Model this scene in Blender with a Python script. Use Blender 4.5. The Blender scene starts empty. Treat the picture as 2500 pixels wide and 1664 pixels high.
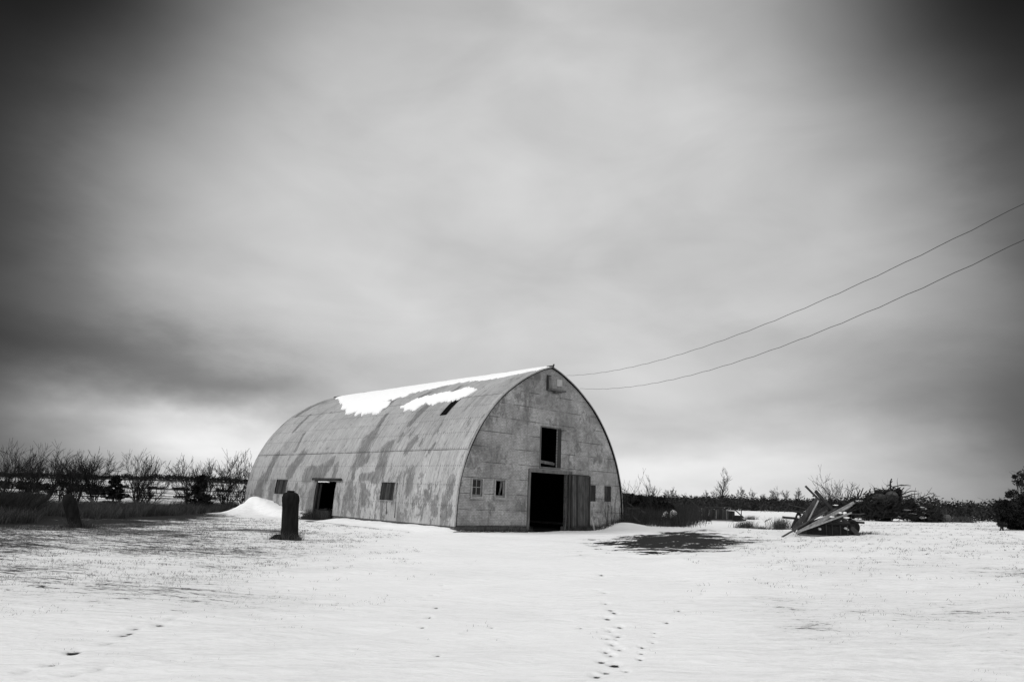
import bpy, math, random
import numpy as np
from mathutils import Matrix, Vector

random.seed(7); RNG = np.random.default_rng(11)
sc = bpy.context.scene
COL = sc.collection
# ------------------------------------------------------------------ camera
FPX, CX, CY, EYE = 1731.107, 1250.0, 832.0, 1.7
PIT, ROL = math.radians(12.381734), math.radians(2.274496)
FW = np.array([0, math.cos(PIT), math.sin(PIT)])
U0 = np.array([0, -math.sin(PIT), math.cos(PIT)]); R0 = np.array([1.0, 0, 0])
RT = math.cos(ROL)*R0 + math.sin(ROL)*U0
UP = -math.sin(ROL)*R0 + math.cos(ROL)*U0
cam_d = bpy.data.cameras.new('camera'); cam = bpy.data.objects.new('camera', cam_d); COL.objects.link(cam)
m = Matrix.Identity(4)
for i in range(3):
    m[i][0] = RT[i]; m[i][1] = UP[i]; m[i][2] = -FW[i]
m[0][3], m[1][3], m[2][3] = 0, 0, EYE
cam.matrix_world = m
cam_d.sensor_width = 36; cam_d.lens = FPX*36/2500; cam_d.clip_end = 12000; cam_d.clip_start = 0.1
sc.camera = cam

# ------------------------------------------------------------------ node helpers
def N(nt, typ, **kw):
    n = nt.nodes.new(typ)
    for k, v in kw.items(): setattr(n, k, v)
    return n
def put(nt, sock, v):
    if isinstance(v, bpy.types.NodeSocket): nt.links.new(v, sock)
    elif v is not None: sock.default_value = v
def MA(nt, op, a, b=None, c=None, clamp=False):
    n = N(nt, 'ShaderNodeMath', operation=op, use_clamp=clamp)
    put(nt, n.inputs[0], a); put(nt, n.inputs[1], b); put(nt, n.inputs[2], c)
    return n.outputs[0]
def VM(nt, op, a, b=None):
    n = N(nt, 'ShaderNodeVectorMath', operation=op)
    put(nt, n.inputs[0], a); put(nt, n.inputs[1], b)
    return n
def SS(nt, x, lo, hi, a=0.0, b=1.0, typ='SMOOTHSTEP'):
    n = N(nt, 'ShaderNodeMapRange', interpolation_type=typ)
    n.clamp = True if typ == 'LINEAR' else n.clamp
    put(nt, n.inputs[0], x); put(nt, n.inputs[1], lo); put(nt, n.inputs[2], hi); put(nt, n.inputs[3], a); put(nt, n.inputs[4], b)
    return n.outputs[0]
def NOI(nt, vec, scale, detail=4, rough=0.55, dist=0.0):
    n = N(nt, 'ShaderNodeTexNoise'); put(nt, n.inputs['Vector'], vec)
    n.inputs['Scale'].default_value = scale; n.inputs['Detail'].default_value = detail
    n.inputs['Roughness'].default_value = rough; n.inputs['Distortion'].default_value = dist
    return n.outputs['Fac']
def MAP(nt, vec, scale=(1, 1, 1), loc=(0, 0, 0), rot=(0, 0, 0)):
    n = N(nt, 'ShaderNodeMapping'); put(nt, n.inputs['Vector'], vec)
    n.inputs['Scale'].default_value = scale; n.inputs['Location'].default_value = loc; n.inputs['Rotation'].default_value = rot
    return n.outputs[0]
def MIX(nt, f, a, b):
    n = N(nt, 'ShaderNodeMix', data_type='FLOAT'); put(nt, n.inputs[0], f); put(nt, n.inputs[2], a); put(nt, n.inputs[3], b)
    return n.outputs[0]
def GREY(nt, v):
    n = N(nt, 'ShaderNodeCombineColor')
    for i in range(3): put(nt, n.inputs[i], v)
    return n.outputs[0]

# ------------------------------------------------------------------ sky (overcast, monochrome as in the photograph)
SUN_EL, SUN_AZ = math.radians(38), math.radians(-112)      # azimuth clockwise from +Y: left and a little behind
w = bpy.data.worlds.new('World'); sc.world = w; w.use_nodes = True
nt = w.node_tree; nt.nodes.clear()
out = N(nt, 'ShaderNodeOutputWorld'); bg = N(nt, 'ShaderNodeBackground'); bg.inputs['Strength'].default_value = 0.1
sky = N(nt, 'ShaderNodeTexSky'); sky.sky_type = 'NISHITA'; sky.sun_disc = False
sky.sun_elevation = SUN_EL; sky.sun_rotation = SUN_AZ; sky.dust_density = 2.0
bw = N(nt, 'ShaderNodeRGBToBW'); nt.links.new(sky.outputs[0], bw.inputs[0])
tc = N(nt, 'ShaderNodeTexCoord'); D = tc.outputs['Generated']
sp = N(nt, 'ShaderNodeSeparateXYZ'); nt.links.new(D, sp.inputs[0]); dx, dy, dz = sp.outputs
# cloud deck coordinates: project the direction on a plane overhead
den = MA(nt, 'ADD', MA(nt, 'MAXIMUM', dz, 0.0), 0.13)
cx = MA(nt, 'DIVIDE', dx, den); cy = MA(nt, 'DIVIDE', dy, den)
cb = N(nt, 'ShaderNodeCombineXYZ'); nt.links.new(cx, cb.inputs[0]); nt.links.new(cy, cb.inputs[1])
n1 = NOI(nt, MAP(nt, cb.outputs[0], (0.8, 1.0, 1), (3.1, 1.7, 0), (0, 0, 0.5)), 1.0, 4, 0.5, 0.5)
n2 = NOI(nt, MAP(nt, D, (1.6, 1.6, 4.2), (0.3, 0.7, 0.2), (0, 0.30, 0)), 2.4, 6, 0.52, 0.5)      # soft lumps of the deck seen edge on
n3 = NOI(nt, MAP(nt, D, (1.0, 1.0, 2.0), (4.3, 2.7, 1.2), (0, -0.35, 0)), 5.0, 5, 0.5, 0.9)
cl = MA(nt, 'ADD', MA(nt, 'MULTIPLY', MA(nt, 'SUBTRACT', n1, 0.5), 0.45), MA(nt, 'MULTIPLY', MA(nt, 'SUBTRACT', n2, 0.5), 0.85))
cl = MA(nt, 'ADD', cl, MA(nt, 'MULTIPLY', MA(nt, 'SUBTRACT', n3, 0.5), 0.55))
# bright core of the overcast, vignette falloff painted into the sky, dark cloud banks
wn_ = N(nt, 'ShaderNodeTexNoise'); nt.links.new(MAP(nt, D, (1, 1, 2.2)), wn_.inputs['Vector']); wn_.inputs['Scale'].default_value = 4.0; wn_.inputs['Detail'].default_value = 6; wn_.inputs['Roughness'].default_value = 0.55
Dw = VM(nt, 'ADD', D, VM(nt, 'MULTIPLY', VM(nt, 'SUBTRACT', wn_.outputs['Color'], (0.5, 0.5, 0.5)).outputs[0], (0.30, 0.30, 0.13)).outputs[0]).outputs[0]
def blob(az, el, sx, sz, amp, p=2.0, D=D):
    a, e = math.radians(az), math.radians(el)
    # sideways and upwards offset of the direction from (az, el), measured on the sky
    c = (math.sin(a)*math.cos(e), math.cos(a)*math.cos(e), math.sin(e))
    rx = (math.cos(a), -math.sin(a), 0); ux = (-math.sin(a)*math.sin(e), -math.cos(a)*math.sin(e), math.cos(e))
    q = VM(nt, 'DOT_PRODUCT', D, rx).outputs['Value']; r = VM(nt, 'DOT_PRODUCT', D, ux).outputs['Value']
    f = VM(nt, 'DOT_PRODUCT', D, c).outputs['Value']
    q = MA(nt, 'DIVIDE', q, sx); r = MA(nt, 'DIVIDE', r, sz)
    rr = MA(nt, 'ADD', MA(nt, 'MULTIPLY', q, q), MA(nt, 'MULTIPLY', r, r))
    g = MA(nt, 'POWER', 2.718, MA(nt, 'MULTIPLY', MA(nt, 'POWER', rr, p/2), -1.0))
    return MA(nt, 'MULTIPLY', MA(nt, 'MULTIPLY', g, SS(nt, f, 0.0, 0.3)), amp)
v = blob(1.5, 8.5, 0.56, 0.67, 0.60, 6.0)  # edge falloff of a lens vignette, put into the sky colour
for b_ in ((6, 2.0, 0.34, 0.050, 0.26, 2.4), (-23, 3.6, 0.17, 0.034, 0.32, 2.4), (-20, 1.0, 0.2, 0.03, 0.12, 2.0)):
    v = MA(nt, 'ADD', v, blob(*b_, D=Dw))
for b_ in ((-32, 9.0, 0.27, 0.055, 0.58, 2.2), (-20, 8.0, 0.12, 0.028, 0.34, 2.0), (-38, 16, 0.12, 0.12, 0.30, 2.2), (34, 8.5, 0.22, 0.05, 0.36, 2.2), (24, 12, 0.16, 0.03, 0.20, 2.0), (39, 4, 0.12, 0.07, 0.4, 2.0), (39, 20, 0.09, 0.18, 0.35, 2.4), (-40, 24, 0.10, 0.16, 0.35, 2.4), (-41, 35, 0.22, 0.18, 0.98, 2.6), (41, 35, 0.21, 0.18, 0.98, 2.6)):  # low blobs are cloud banks, the highest ones paint vignetted corners
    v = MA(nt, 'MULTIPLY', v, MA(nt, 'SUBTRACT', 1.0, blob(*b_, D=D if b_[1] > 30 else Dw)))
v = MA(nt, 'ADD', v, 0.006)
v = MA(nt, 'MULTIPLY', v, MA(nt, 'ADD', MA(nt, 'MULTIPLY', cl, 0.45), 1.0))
# unseen overcast overhead and behind the camera, brightened to light the snow and barn
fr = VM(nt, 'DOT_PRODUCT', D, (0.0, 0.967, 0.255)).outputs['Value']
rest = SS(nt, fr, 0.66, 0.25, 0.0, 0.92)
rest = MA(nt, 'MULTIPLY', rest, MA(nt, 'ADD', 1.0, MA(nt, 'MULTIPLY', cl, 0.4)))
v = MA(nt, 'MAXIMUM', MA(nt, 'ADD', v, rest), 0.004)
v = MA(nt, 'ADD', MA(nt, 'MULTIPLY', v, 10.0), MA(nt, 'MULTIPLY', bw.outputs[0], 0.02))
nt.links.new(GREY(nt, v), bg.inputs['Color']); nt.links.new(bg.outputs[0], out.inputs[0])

sl = bpy.data.lights.new('sun', 'SUN'); sl.energy = 1.4; sl.angle = math.radians(22); sl.color = (1, 1, 1)
so = bpy.data.objects.new('sun', sl); COL.objects.link(so)
sd = Vector((math.sin(SUN_AZ)*math.cos(SUN_EL), math.cos(SUN_AZ)*math.cos(SUN_EL), math.sin(SUN_EL)))
so.rotation_euler = (-sd).to_track_quat('-Z', 'Y').to_euler()
sc.view_settings.view_transform = 'Standard'; sc.view_settings.look = 'None'
sc.view_settings.exposure = 0.0; sc.view_settings.gamma = 1.0

# ------------------------------------------------------------------ geometry helpers
def ray(px, py):
    v = FPX*FW + (px-CX)*RT - (py-CY)*UP
    return v
def at(px, py, Y):                        # the world point at forward distance Y seen at (px, py) of the survey photo
    r = ray(px, py); t = Y/r[1]
    return np.array([0, 0, EYE]) + t*r
def hline(px): return 1146 + 0.03972*(px+420)

_t = RNG.random((256, 256))
def vnoise(x, y):
    x = np.asarray(x, float); y = np.asarray(y, float)
    xi = np.floor(x).astype(int); yi = np.floor(y).astype(int); fx = x-xi; fy = y-yi
    fx = fx*fx*(3-2*fx); fy = fy*fy*(3-2*fy)
    a = _t[xi & 255, yi & 255]; b = _t[(xi+1) & 255, yi & 255]; c = _t[xi & 255, (yi+1) & 255]; d = _t[(xi+1) & 255, (yi+1) & 255]
    return (a*(1-fx)+b*fx)*(1-fy) + (c*(1-fx)+d*fx)*fy
def fbm(x, y, o=4, g=0.5):
    s = 0; a = 1; t = 0
    for k in range(o):
        s = s + a*vnoise(x*2**k+17.3*k, y*2**k+5.1*k); t += a; a *= g
    return s/t
def sstep(x, a, b):
    t = np.clip((x-a)/(b-a), 0, 1); return t*t*(3-2*t)

def mesh_obj(name, verts, faces, mat=None, parent=None, smooth=False, uv=None, attrs=None):
    me = bpy.data.meshes.new(name)
    verts = np.asarray(verts, dtype=np.float32)
    if isinstance(faces, np.ndarray):
        nf, k = faces.shape
        me.vertices.add(len(verts)); me.vertices.foreach_set('co', verts.ravel())
        me.loops.add(nf*k); me.loops.foreach_set('vertex_index', faces.astype(np.int32).ravel())
        me.polygons.add(nf); me.polygons.foreach_set('loop_start', np.arange(0, nf*k, k, dtype=np.int32))
        me.update(calc_edges=True)
    else:
        me.from_pydata([tuple(map(float, q)) for q in verts], [], [tuple(map(int, f)) for f in faces]); me.update()
    if smooth: me.polygons.foreach_set('use_smooth', np.ones(len(me.polygons), dtype=bool))
    if uv is not None:
        ul = me.uv_layers.new(name='UVMap'); li = np.zeros(len(me.loops), dtype=np.int32); me.loops.foreach_get('vertex_index', li)
        ul.data.foreach_set('uv', np.asarray(uv, dtype=np.float32)[li].ravel())
    if attrs:
        for k_, a in attrs.items():
            at_ = me.attributes.new(k_, 'FLOAT', 'POINT'); at_.data.foreach_set('value', np.asarray(a, dtype=np.float32))
    if mat: me.materials.append(mat)
    o = bpy.data.objects.new(name, me); COL.objects.link(o)
    if parent: o.parent = parent
    return o
def tag(o, label=None, cat=None, group=None, kind=None):
    for k, v_ in (('label', label), ('category', cat), ('group', group), ('kind', kind)):
        if v_: o[k] = v_
    return o
def thing(name, label, cat, loc=(0, 0, 0), rz=0, group=None):
    o = bpy.data.objects.new(name, None); COL.objects.link(o); o.location = tuple(map(float, loc)); o.rotation_euler = (0, 0, rz)
    o.empty_display_size = 0.2
    return tag(o, label, cat, group)

class MB:
    """collects shapes for one mesh"""
    def __init__(s): s.v = []; s.f = []
    def add(s, v, f):
        n = len(s.v); s.v += [tuple(map(float, q)) for q in v]; s.f += [tuple(i+n for i in g) for g in f]; return s
    def box(s, x0, x1, y0, y1, z0, z1, M=None):
        v = [(x, y, z) for z in (z0, z1) for y in (y0, y1) for x in (x0, x1)]
        if M is not None: v = [M(*q) for q in v]
        return s.add(v, [(0, 2, 3, 1), (4, 5, 7, 6), (0, 1, 5, 4), (2, 6, 7, 3), (0, 4, 6, 2), (1, 3, 7, 5)])
    def beam(s, a, b, wd, th, up=(0, 0, 1), jit=0.0, taper=1.0, n=1):
        a = np.array(a, float); b = np.array(b, float); d = b-a; L = np.linalg.norm(d); d /= L
        sd_ = np.cross(d, up); sd_ /= np.linalg.norm(sd_); u_ = np.cross(sd_, d)
        rings = []
        for k in range(n+1):
            t = k/n; c = a+d*L*t + (np.random.default_rng(k+int(L*1000)).normal(0, jit, 3) if jit else 0); q = 1+(taper-1)*t
            ch = min(wd, th)*0.12
            pts = []
            for sx, sy, kx, ky in ((-1, -1, 0, 1), (-1, -1, 1, 0), (1, -1, -1, 0), (1, -1, 0, 1), (1, 1, 0, -1), (1, 1, -1, 0), (-1, 1, 1, 0), (-1, 1, 0, -1)):
                pts.append(c + sd_*(sx*wd/2+kx*ch)*q + u_*(sy*th/2+ky*ch)*q)
            rings.append(pts)
        v = [p for r in rings for p in r]; f = []
        for k in range(n):
            for i in range(8):
                j = (i+1) % 8; f.append((k*8+i, k*8+j, (k+1)*8+j, (k+1)*8+i))
        f.append(tuple(range(7, -1, -1))); f.append(tuple(n*8+i for i in range(8)))
        return s.add(v, f)
    def tube(s, pts, rads, k=8, caps=True):
        pts = [np.array(p, float) for p in pts]; v = []; f = []
        if not hasattr(rads, '__len__'): rads = [rads]*len(pts)
        ref = np.array([0, 0, 1.0])
        d0 = pts[1]-pts[0]
        if abs(d0[2]) > 0.9*np.linalg.norm(d0): ref = np.array([1.0, 0, 0])
        for i, p in enumerate(pts):
            d = pts[min(i+1, len(pts)-1)]-pts[max(i-1, 0)]; d /= np.linalg.norm(d)
            a = np.cross(d, ref); a /= np.linalg.norm(a); b = np.cross(d, a)
            for j in range(k):
                t = 2*math.pi*j/k; v.append(p + rads[i]*(math.cos(t)*a+math.sin(t)*b))
        for i in range(len(pts)-1):
            for j in range(k):
                jj = (j+1) % k; f.append((i*k+j, i*k+jj, (i+1)*k+jj, (i+1)*k+j))
        if caps: f.append(tuple(range(k-1, -1, -1))); f.append(tuple((len(pts)-1)*k+j for j in range(k)))
        return s.add(v, f)
    def build(s, name, mat, parent=None, smooth=False, local=True):
        vs = s.v
        if parent is not None and local:
            rt = parent.parent or parent; o = np.array(rt.location); a = rt.rotation_euler[2]; c, n_ = math.cos(-a), math.sin(-a)
            vs = [((x-o[0])*c-(y-o[1])*n_, (x-o[0])*n_+(y-o[1])*c, z-o[2]) for x, y, z in vs]
        return mesh_obj(name, vs, s.f, mat, parent, smooth)
def M_ident(x, y, z): return (x, y, z)

# ------------------------------------------------------------------ materials (all neutral grey: the place is seen in monochrome)
def new_mat(name):
    m_ = bpy.data.materials.new(name); m_.use_nodes = True; t = m_.node_tree; b = t.nodes['Principled BSDF']
    b.inputs['Specular IOR Level'].default_value = 0.25
    return m_, t, b
def simple(name, lo, hi, scale=8, rough=0.85, stretch=(1, 1, 1), bump=0.3, bscale=None, spec=0.06, detail=5, isl=0.0):
    m_, t, b = new_mat(name)
    o = N(t, 'ShaderNodeTexCoord').outputs['Object']
    n = NOI(t, MAP(t, o, stretch), scale, detail, 0.6)
    val = SS(t, n, 0.3, 0.7, lo, hi, 'LINEAR')
    if isl:
        g = N(t, 'ShaderNodeNewGeometry').outputs['Random Per Island']
        val = MA(t, 'MULTIPLY', val, MA(t, 'ADD', 1-isl/2, MA(t, 'MULTIPLY', g, isl)))
    t.links.new(GREY(t, val), b.inputs['Base Color']); b.inputs['Roughness'].default_value = rough; b.inputs['Specular IOR Level'].default_value = spec
    if bump:
        bn = N(t, 'ShaderNodeBump'); bn.inputs['Strength'].default_value = bump; bn.inputs['Distance'].default_value = 0.02
        t.links.new(NOI(t, MAP(t, o, stretch), bscale or scale*3, 5, 0.65), bn.inputs['Height']); t.links.new(bn.outputs[0], b.inputs['Normal'])
    return m_
M = {}
M['dark_wood'] = simple('dark_weathered_wood', 0.018, 0.06, 5, 0.9, (1, 1, 0.15))
M['grey_wood'] = simple('grey_weathered_wood', 0.06, 0.16, 6, 0.9, (1, 1, 0.2))
M['mid_wood'] = simple('dark_grey_wood', 0.035, 0.09, 6, 0.9, (1, 1, 0.2))
M['pale_wood'] = simple('pale_weathered_wood', 0.16, 0.34, 6, 0.85, (1, 1, 0.3))
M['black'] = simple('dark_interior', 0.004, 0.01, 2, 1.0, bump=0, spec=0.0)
M['concrete'] = simple('old_concrete', 0.07, 0.14, 3, 0.95)
M['stump'] = simple('dark_bark', 0.005, 0.016, 9, 0.95, (1, 1, 0.25), bump=0.7)
M['bark'] = simple('twig_bark', 0.015, 0.04, 3, 0.9, bump=0, isl=0.5)
M['far_bark'] = simple('distant_bark', 0.03, 0.06, 0.3, 0.95, bump=0, isl=0.5)
M['needles'] = simple('dark_needles', 0.008, 0.022, 2, 0.95, bump=0, isl=1.0)
M['leaves'] = simple('dry_dark_leaves', 0.012, 0.04, 2, 0.9, bump=0, isl=1.0)
M['dry_grass'] = simple('dry_grass', 0.03, 0.085, 0.8, 0.95, bump=0, isl=1.2)
M['tuft'] = simple('grass_tuft', 0.09, 0.24, 0.8, 0.95, bump=0, isl=1.2)
M['snow'] = simple('roof_snow', 0.86, 0.92, 4, 0.6, bump=0.25, bscale=20)
M['rust'] = simple('rusty_metal', 0.02, 0.07, 8, 0.75)
M['wire'] = simple('wire_metal', 0.03, 0.05, 8, 0.6, bump=0)
M['tank'] = simple('dull_tank_metal', 0.07, 0.13, 3, 0.6)
M['rubber'] = simple('rubber', 0.01, 0.02, 8, 0.8)
M['pale_metal'] = simple('pale_sheet_metal', 0.25, 0.42, 5, 0.6)
M['sash'] = simple('old_painted_sash', 0.14, 0.26, 9, 0.8)
M['stone'] = simple('field_stone', 0.035, 0.08, 3, 0.9)
mg, t, b = new_mat('window_glass'); b.inputs['Base Color'].default_value = (.01, .01, .01, 1); b.inputs['Roughness'].default_value = 0.1; b.inputs['Specular IOR Level'].default_value = 0.15
M['glass'] = mg

# painted steel of the arched side: UV = (metres along the barn, metres up the arc)
def make_side():
    m_, t, b = new_mat('weathered_steel_roofing')
    uv = N(t, 'ShaderNodeUVMap', uv_map='UVMap').outputs[0]
    s = N(t, 'ShaderNodeSeparateXYZ'); t.links.new(uv, s.inputs[0]); U, V = s.outputs[0], s.outputs[1]
    peel = N(t, 'ShaderNodeAttribute', attribute_name='peel').outputs['Fac']
    low = SS(t, V, 3.6, 0.4)                                           # splashed lower sheets have lost more paint
    edge = NOI(t, MAP(t, uv, (8, 2.6, 1)), 1.5, 10, 0.8, 0.3)
    p1 = MA(t, 'MULTIPLY', peel, MA(t, 'ADD', 1.0, MA(t, 'MULTIPLY', MA(t, 'SUBTRACT', edge, 0.47), 7.0)))
    p1 = MA(t, 'MULTIPLY', SS(t, p1, 0.38, 0.66), SS(t, NOI(t, MAP(t, uv, (4, 1.2, 1), (1, 7, 0)), 1.2, 5, 0.6), 0.3, 0.6, 0.55, 1.0))
    blot = NOI(t, MAP(t, uv, (1.6, 0.6, 1), (4, 2, 0)), 1.3, 8, 0.72, 0.2)
    fr2 = NOI(t, MAP(t, uv, (5, 2.2, 1), (2, 8, 0)), 2.0, 5, 0.75); p2 = SS(t, MA(t, 'ADD', MA(t, 'ADD', blot, MA(t, 'MULTIPLY', MA(t, 'SUBTRACT', fr2, 0.5), 0.35)), MA(t, 'MULTIPLY', low, 0.10)), 0.575, 0.66, 0, 0.85)
    p = MA(t, 'MAXIMUM', p1, p2)
    # fine drips and scratches running down the sheets
    drip = NOI(t, MAP(t, uv, (7.5, 0.6, 1)), 1.0, 6, 0.75)
    d1 = SS(t, drip, 0.57, 0.66, 0, 0.65)
    spk = NOI(t, MAP(t, uv, (8, 3.2, 1), (3, 9, 0)), 1.0, 5, 0.75)
    spk = MA(t, 'MULTIPLY', SS(t, spk, 0.56, 0.66), MA(t, 'MULTIPLY', SS(t, blot, 0.40, 0.55), MA(t, 'ADD', 0.35, MA(t, 'MULTIPLY', low, 0.65))))
    tone = NOI(t, MAP(t, uv, (0.5, 0.25, 1), (9, 1, 0)), 1.0, 5, 0.6)
    # each sheet weathers a little differently
    row = MA(t, 'FLOOR', MA(t, 'DIVIDE', V, 3.62)); sheet = MA(t, 'FLOOR', MA(t, 'DIVIDE', U, 0.66))
    cbn = N(t, 'ShaderNodeCombineXYZ'); t.links.new(row, cbn.inputs[0]); t.links.new(sheet, cbn.inputs[1])
    wn = N(t, 'ShaderNodeTexWhiteNoise', noise_dimensions='2D'); t.links.new(cbn.outputs[0], wn.inputs['Vector'])
    paint = SS(t, tone, 0.25, 0.75, 0.29, 0.47, 'LINEAR')
    paint = MA(t, 'MULTIPLY', paint, MA(t, 'ADD', 0.93, MA(t, 'MULTIPLY', wn.outputs['Value'], 0.12)))
    streak = NOI(t, MAP(t, uv, (9, 0.35, 1), (1, 4, 0)), 1.0, 5, 0.6)
    paint = MA(t, 'MULTIPLY', paint, SS(t, streak, 0.25, 0.75, 0.74, 1.16, 'LINEAR'))
    bare = SS(t, NOI(t, MAP(t, uv, (6, 1.5, 1)), 2, 5, 0.6), 0.3, 0.7, 0.09, 0.20, 'LINEAR')
    grit = NOI(t, MAP(t, uv, (3, 1, 1), (11, 2, 0)), 3.2, 5, 0.8); paint = MA(t, 'MULTIPLY', paint, SS(t, grit, 0.3, 0.7, 0.74, 1.2, 'LINEAR'))
    c = MIX(t, p, paint, bare)
    c = MIX(t, d1, c, 0.085); c = MIX(t, spk, c, 0.06)
    # dark joints: vertical every 0.66 m, overlaps of the sheet rows, rows of nail heads
    ju = MA(t, 'ABSOLUTE', MA(t, 'SUBTRACT', MA(t, 'FRACT', MA(t, 'DIVIDE', U, 0.66)), 0.5))
    jn = NOI(t, MAP(t, uv, (1.5, 0.6, 1), (5, 5, 0)), 1.2, 4, 0.7)
    jl = MA(t, 'MULTIPLY', SS(t, ju, 0.475, 0.492), SS(t, jn, 0.42, 0.62, 0.08, 0.85))
    c = MIX(t, jl, c, 0.05)
    for v0, amt, wdt in ((3.60, 0.85, 0.02), (7.245, 0.75, 0.022), (10.2, 0.5, 0.02)):
        dd = MA(t, 'ABSOLUTE', MA(t, 'SUBTRACT', V, v0)); l = MA(t, 'MULTIPLY', SS(t, dd, wdt+0.018, wdt), SS(t, jn, 0.3, 0.6, 0.45*amt, amt))
        c = MIX(t, l, c, 0.04)
    du = MA(t, 'ABSOLUTE', MA(t, 'SUBTRACT', MA(t, 'FRACT', MA(t, 'DIVIDE', U, 0.165)), 0.5))
    for v0 in (0.9, 1.85, 2.77, 3.68, 4.57, 5.47, 6.36, 8.15, 9.1):
        dd = MA(t, 'ABSOLUTE', MA(t, 'SUBTRACT', V, v0))
        l = MA(t, 'MULTIPLY', SS(t, dd, 0.05, 0.025), SS(t, du, 0.2, 0.12)); c = MIX(t, MA(t, 'MULTIPLY', l, 0.55), c, 0.06)
    t.links.new(GREY(t, c), b.inputs['Base Color'])
    t.links.new(MIX(t, p, 0.62, 0.5), b.inputs['Roughness'])
    rib = MA(t, 'SINE', MA(t, 'MULTIPLY', U, 2*math.pi/0.066)); h = MA(t, 'ADD', MA(t, 'MULTIPLY', rib, 0.5), MA(t, 'MULTIPLY', jl, -1.5))
    h = MA(t, 'ADD', h, MA(t, 'MULTIPLY', tone, 4))
    bn = N(t, 'ShaderNodeBump'); bn.inputs['Strength'].default_value = 0.5; bn.inputs['Distance'].default_value = 0.01
    t.links.new(h, bn.inputs['Height']); t.links.new(bn.outputs[0], b.inputs['Normal'])
    return m_
M['side'] = make_side()

# pressed brick-pattern steel of the end wall: UV = (metres across, metres up)
def make_gable():
    m_, t, b = new_mat('pressed_brick_pattern_steel')
    uv = N(t, 'ShaderNodeUVMap', uv_map='UVMap').outputs[0]
    s = N(t, 'ShaderNodeSeparateXYZ'); t.links.new(uv, s.inputs[0]); U, V = s.outputs[0], s.outputs[1]
    peel = N(t, 'ShaderNodeAttribute', attribute_name='peel').outputs['Fac']
    br = N(t, 'ShaderNodeTexBrick'); t.links.new(uv, br.inputs['Vector'])
    br.inputs['Scale'].default_value = 1.0; br.inputs['Brick Width'].default_value = 0.2; br.inputs['Row Height'].default_value = 0.074
    br.inputs['Mortar Size'].default_value = 0.008; br.inputs['Mortar Smooth'].default_value = 0.3
    big = NOI(t, MAP(t, uv, (1, 0.8, 1)), 0.55, 4, 0.6, 0.4); mid = NOI(t, uv, 2.4, 7, 0.7, 0.2)
    fine = NOI(t, MAP(t, uv, (1, 1.5, 1)), 6, 5, 0.78)
    base = SS(t, MA(t, 'ADD', MA(t, 'MULTIPLY', big, 0.62), MA(t, 'MULTIPLY', mid, 0.38)), 0.36, 0.64, 0.15, 0.44, 'LINEAR')
    base = MA(t, 'MULTIPLY', base, SS(t, fine, 0.3, 0.7, 0.66, 1.3, 'LINEAR'))
    # panels differ
    pr = MA(t, 'FLOOR', MA(t, 'DIVIDE', MA(t, 'SUBTRACT', V, 1.05-0.742*2), 0.742)); pc = MA(t, 'FLOOR', MA(t, 'DIVIDE', MA(t, 'ADD', U, 0.35), 2.4))
    cbn = N(t, 'ShaderNodeCombineXYZ'); t.links.new(pr, cbn.inputs[0]); t.links.new(pc, cbn.inputs[1])
    wn = N(t, 'ShaderNodeTexWhiteNoise', noise_dimensions='2D'); t.links.new(cbn.outputs[0], wn.inputs['Vector'])
    base = MA(t, 'MULTIPLY', base, MA(t, 'ADD', 0.9, MA(t, 'MULTIPLY', wn.outputs['Value'], 0.2)))
    st = MA(t, 'ADD', MA(t, 'MULTIPLY', peel, 0.17), MA(t, 'MULTIPLY', NOI(t, MAP(t, uv, (1.3, 0.8, 1), (7, 3, 0)), 2.6, 10, 0.8, 0.5), 1.0))
    st = SS(t, st, 0.54, 0.68, 0, 0.85)
    c = MIX(t, st, base, 0.11)
    run = NOI(t, MAP(t, uv, (7, 0.6, 1), (2, 2, 0)), 1, 5, 0.65); c = MIX(t, SS(t, run, 0.58, 0.72, 0, 0.35), c, 0.13)
    c = MIX(t, MA(t, 'MULTIPLY', br.outputs['Fac'], 0.6), c, 0.10)
    pits = NOI(t, MAP(t, uv, (2.4, 1.9, 1), (9, 9, 0)), 2.2, 7, 0.85); c = MIX(t, SS(t, pits, 0.60, 0.68, 0, 0.7), c, 0.07)
    fr_ = MA(t, 'FRACT', MA(t, 'DIVIDE', MA(t, 'SUBTRACT', V, 1.05-0.742*2), 0.742)); e = MA(t, 'MINIMUM', fr_, MA(t, 'SUBTRACT', 1.0, fr_))
    jn = NOI(t, MAP(t, uv, (0.7, 3, 1), (5, 5, 0)), 1.1, 3, 0.6)
    jl = MA(t, 'MULTIPLY', SS(t, e, 0.026, 0.010), SS(t, jn, 0.42, 0.56, 0.12, 0.9)); c = MIX(t, jl, c, 0.035)
    fu = MA(t, 'FRACT', MA(t, 'DIVIDE', MA(t, 'ADD', U, 0.35), 2.4)); eu = MA(t, 'MINIMUM', fu, MA(t, 'SUBTRACT', 1.0, fu))
    jv = MA(t, 'MULTIPLY', SS(t, eu, 0.007, 0.003), 0.4); c = MIX(t, jv, c, 0.05)
    t.links.new(GREY(t, c), b.inputs['Base Color']); b.inputs['Roughness'].default_value = 0.7
    h = MA(t, 'SUBTRACT', MA(t, 'MULTIPLY', fine, 0.4), MA(t, 'ADD', br.outputs['Fac'], MA(t, 'MULTIPLY', jl, 1.5)))
    bn = N(t, 'ShaderNodeBump'); bn.inputs['Strength'].default_value = 0.6; bn.inputs['Distance'].default_value = 0.012
    t.links.new(h, bn.inputs['Height']); t.links.new(bn.outputs[0], b.inputs['Normal'])
    return m_
M['gable'] = make_gable()

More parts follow.
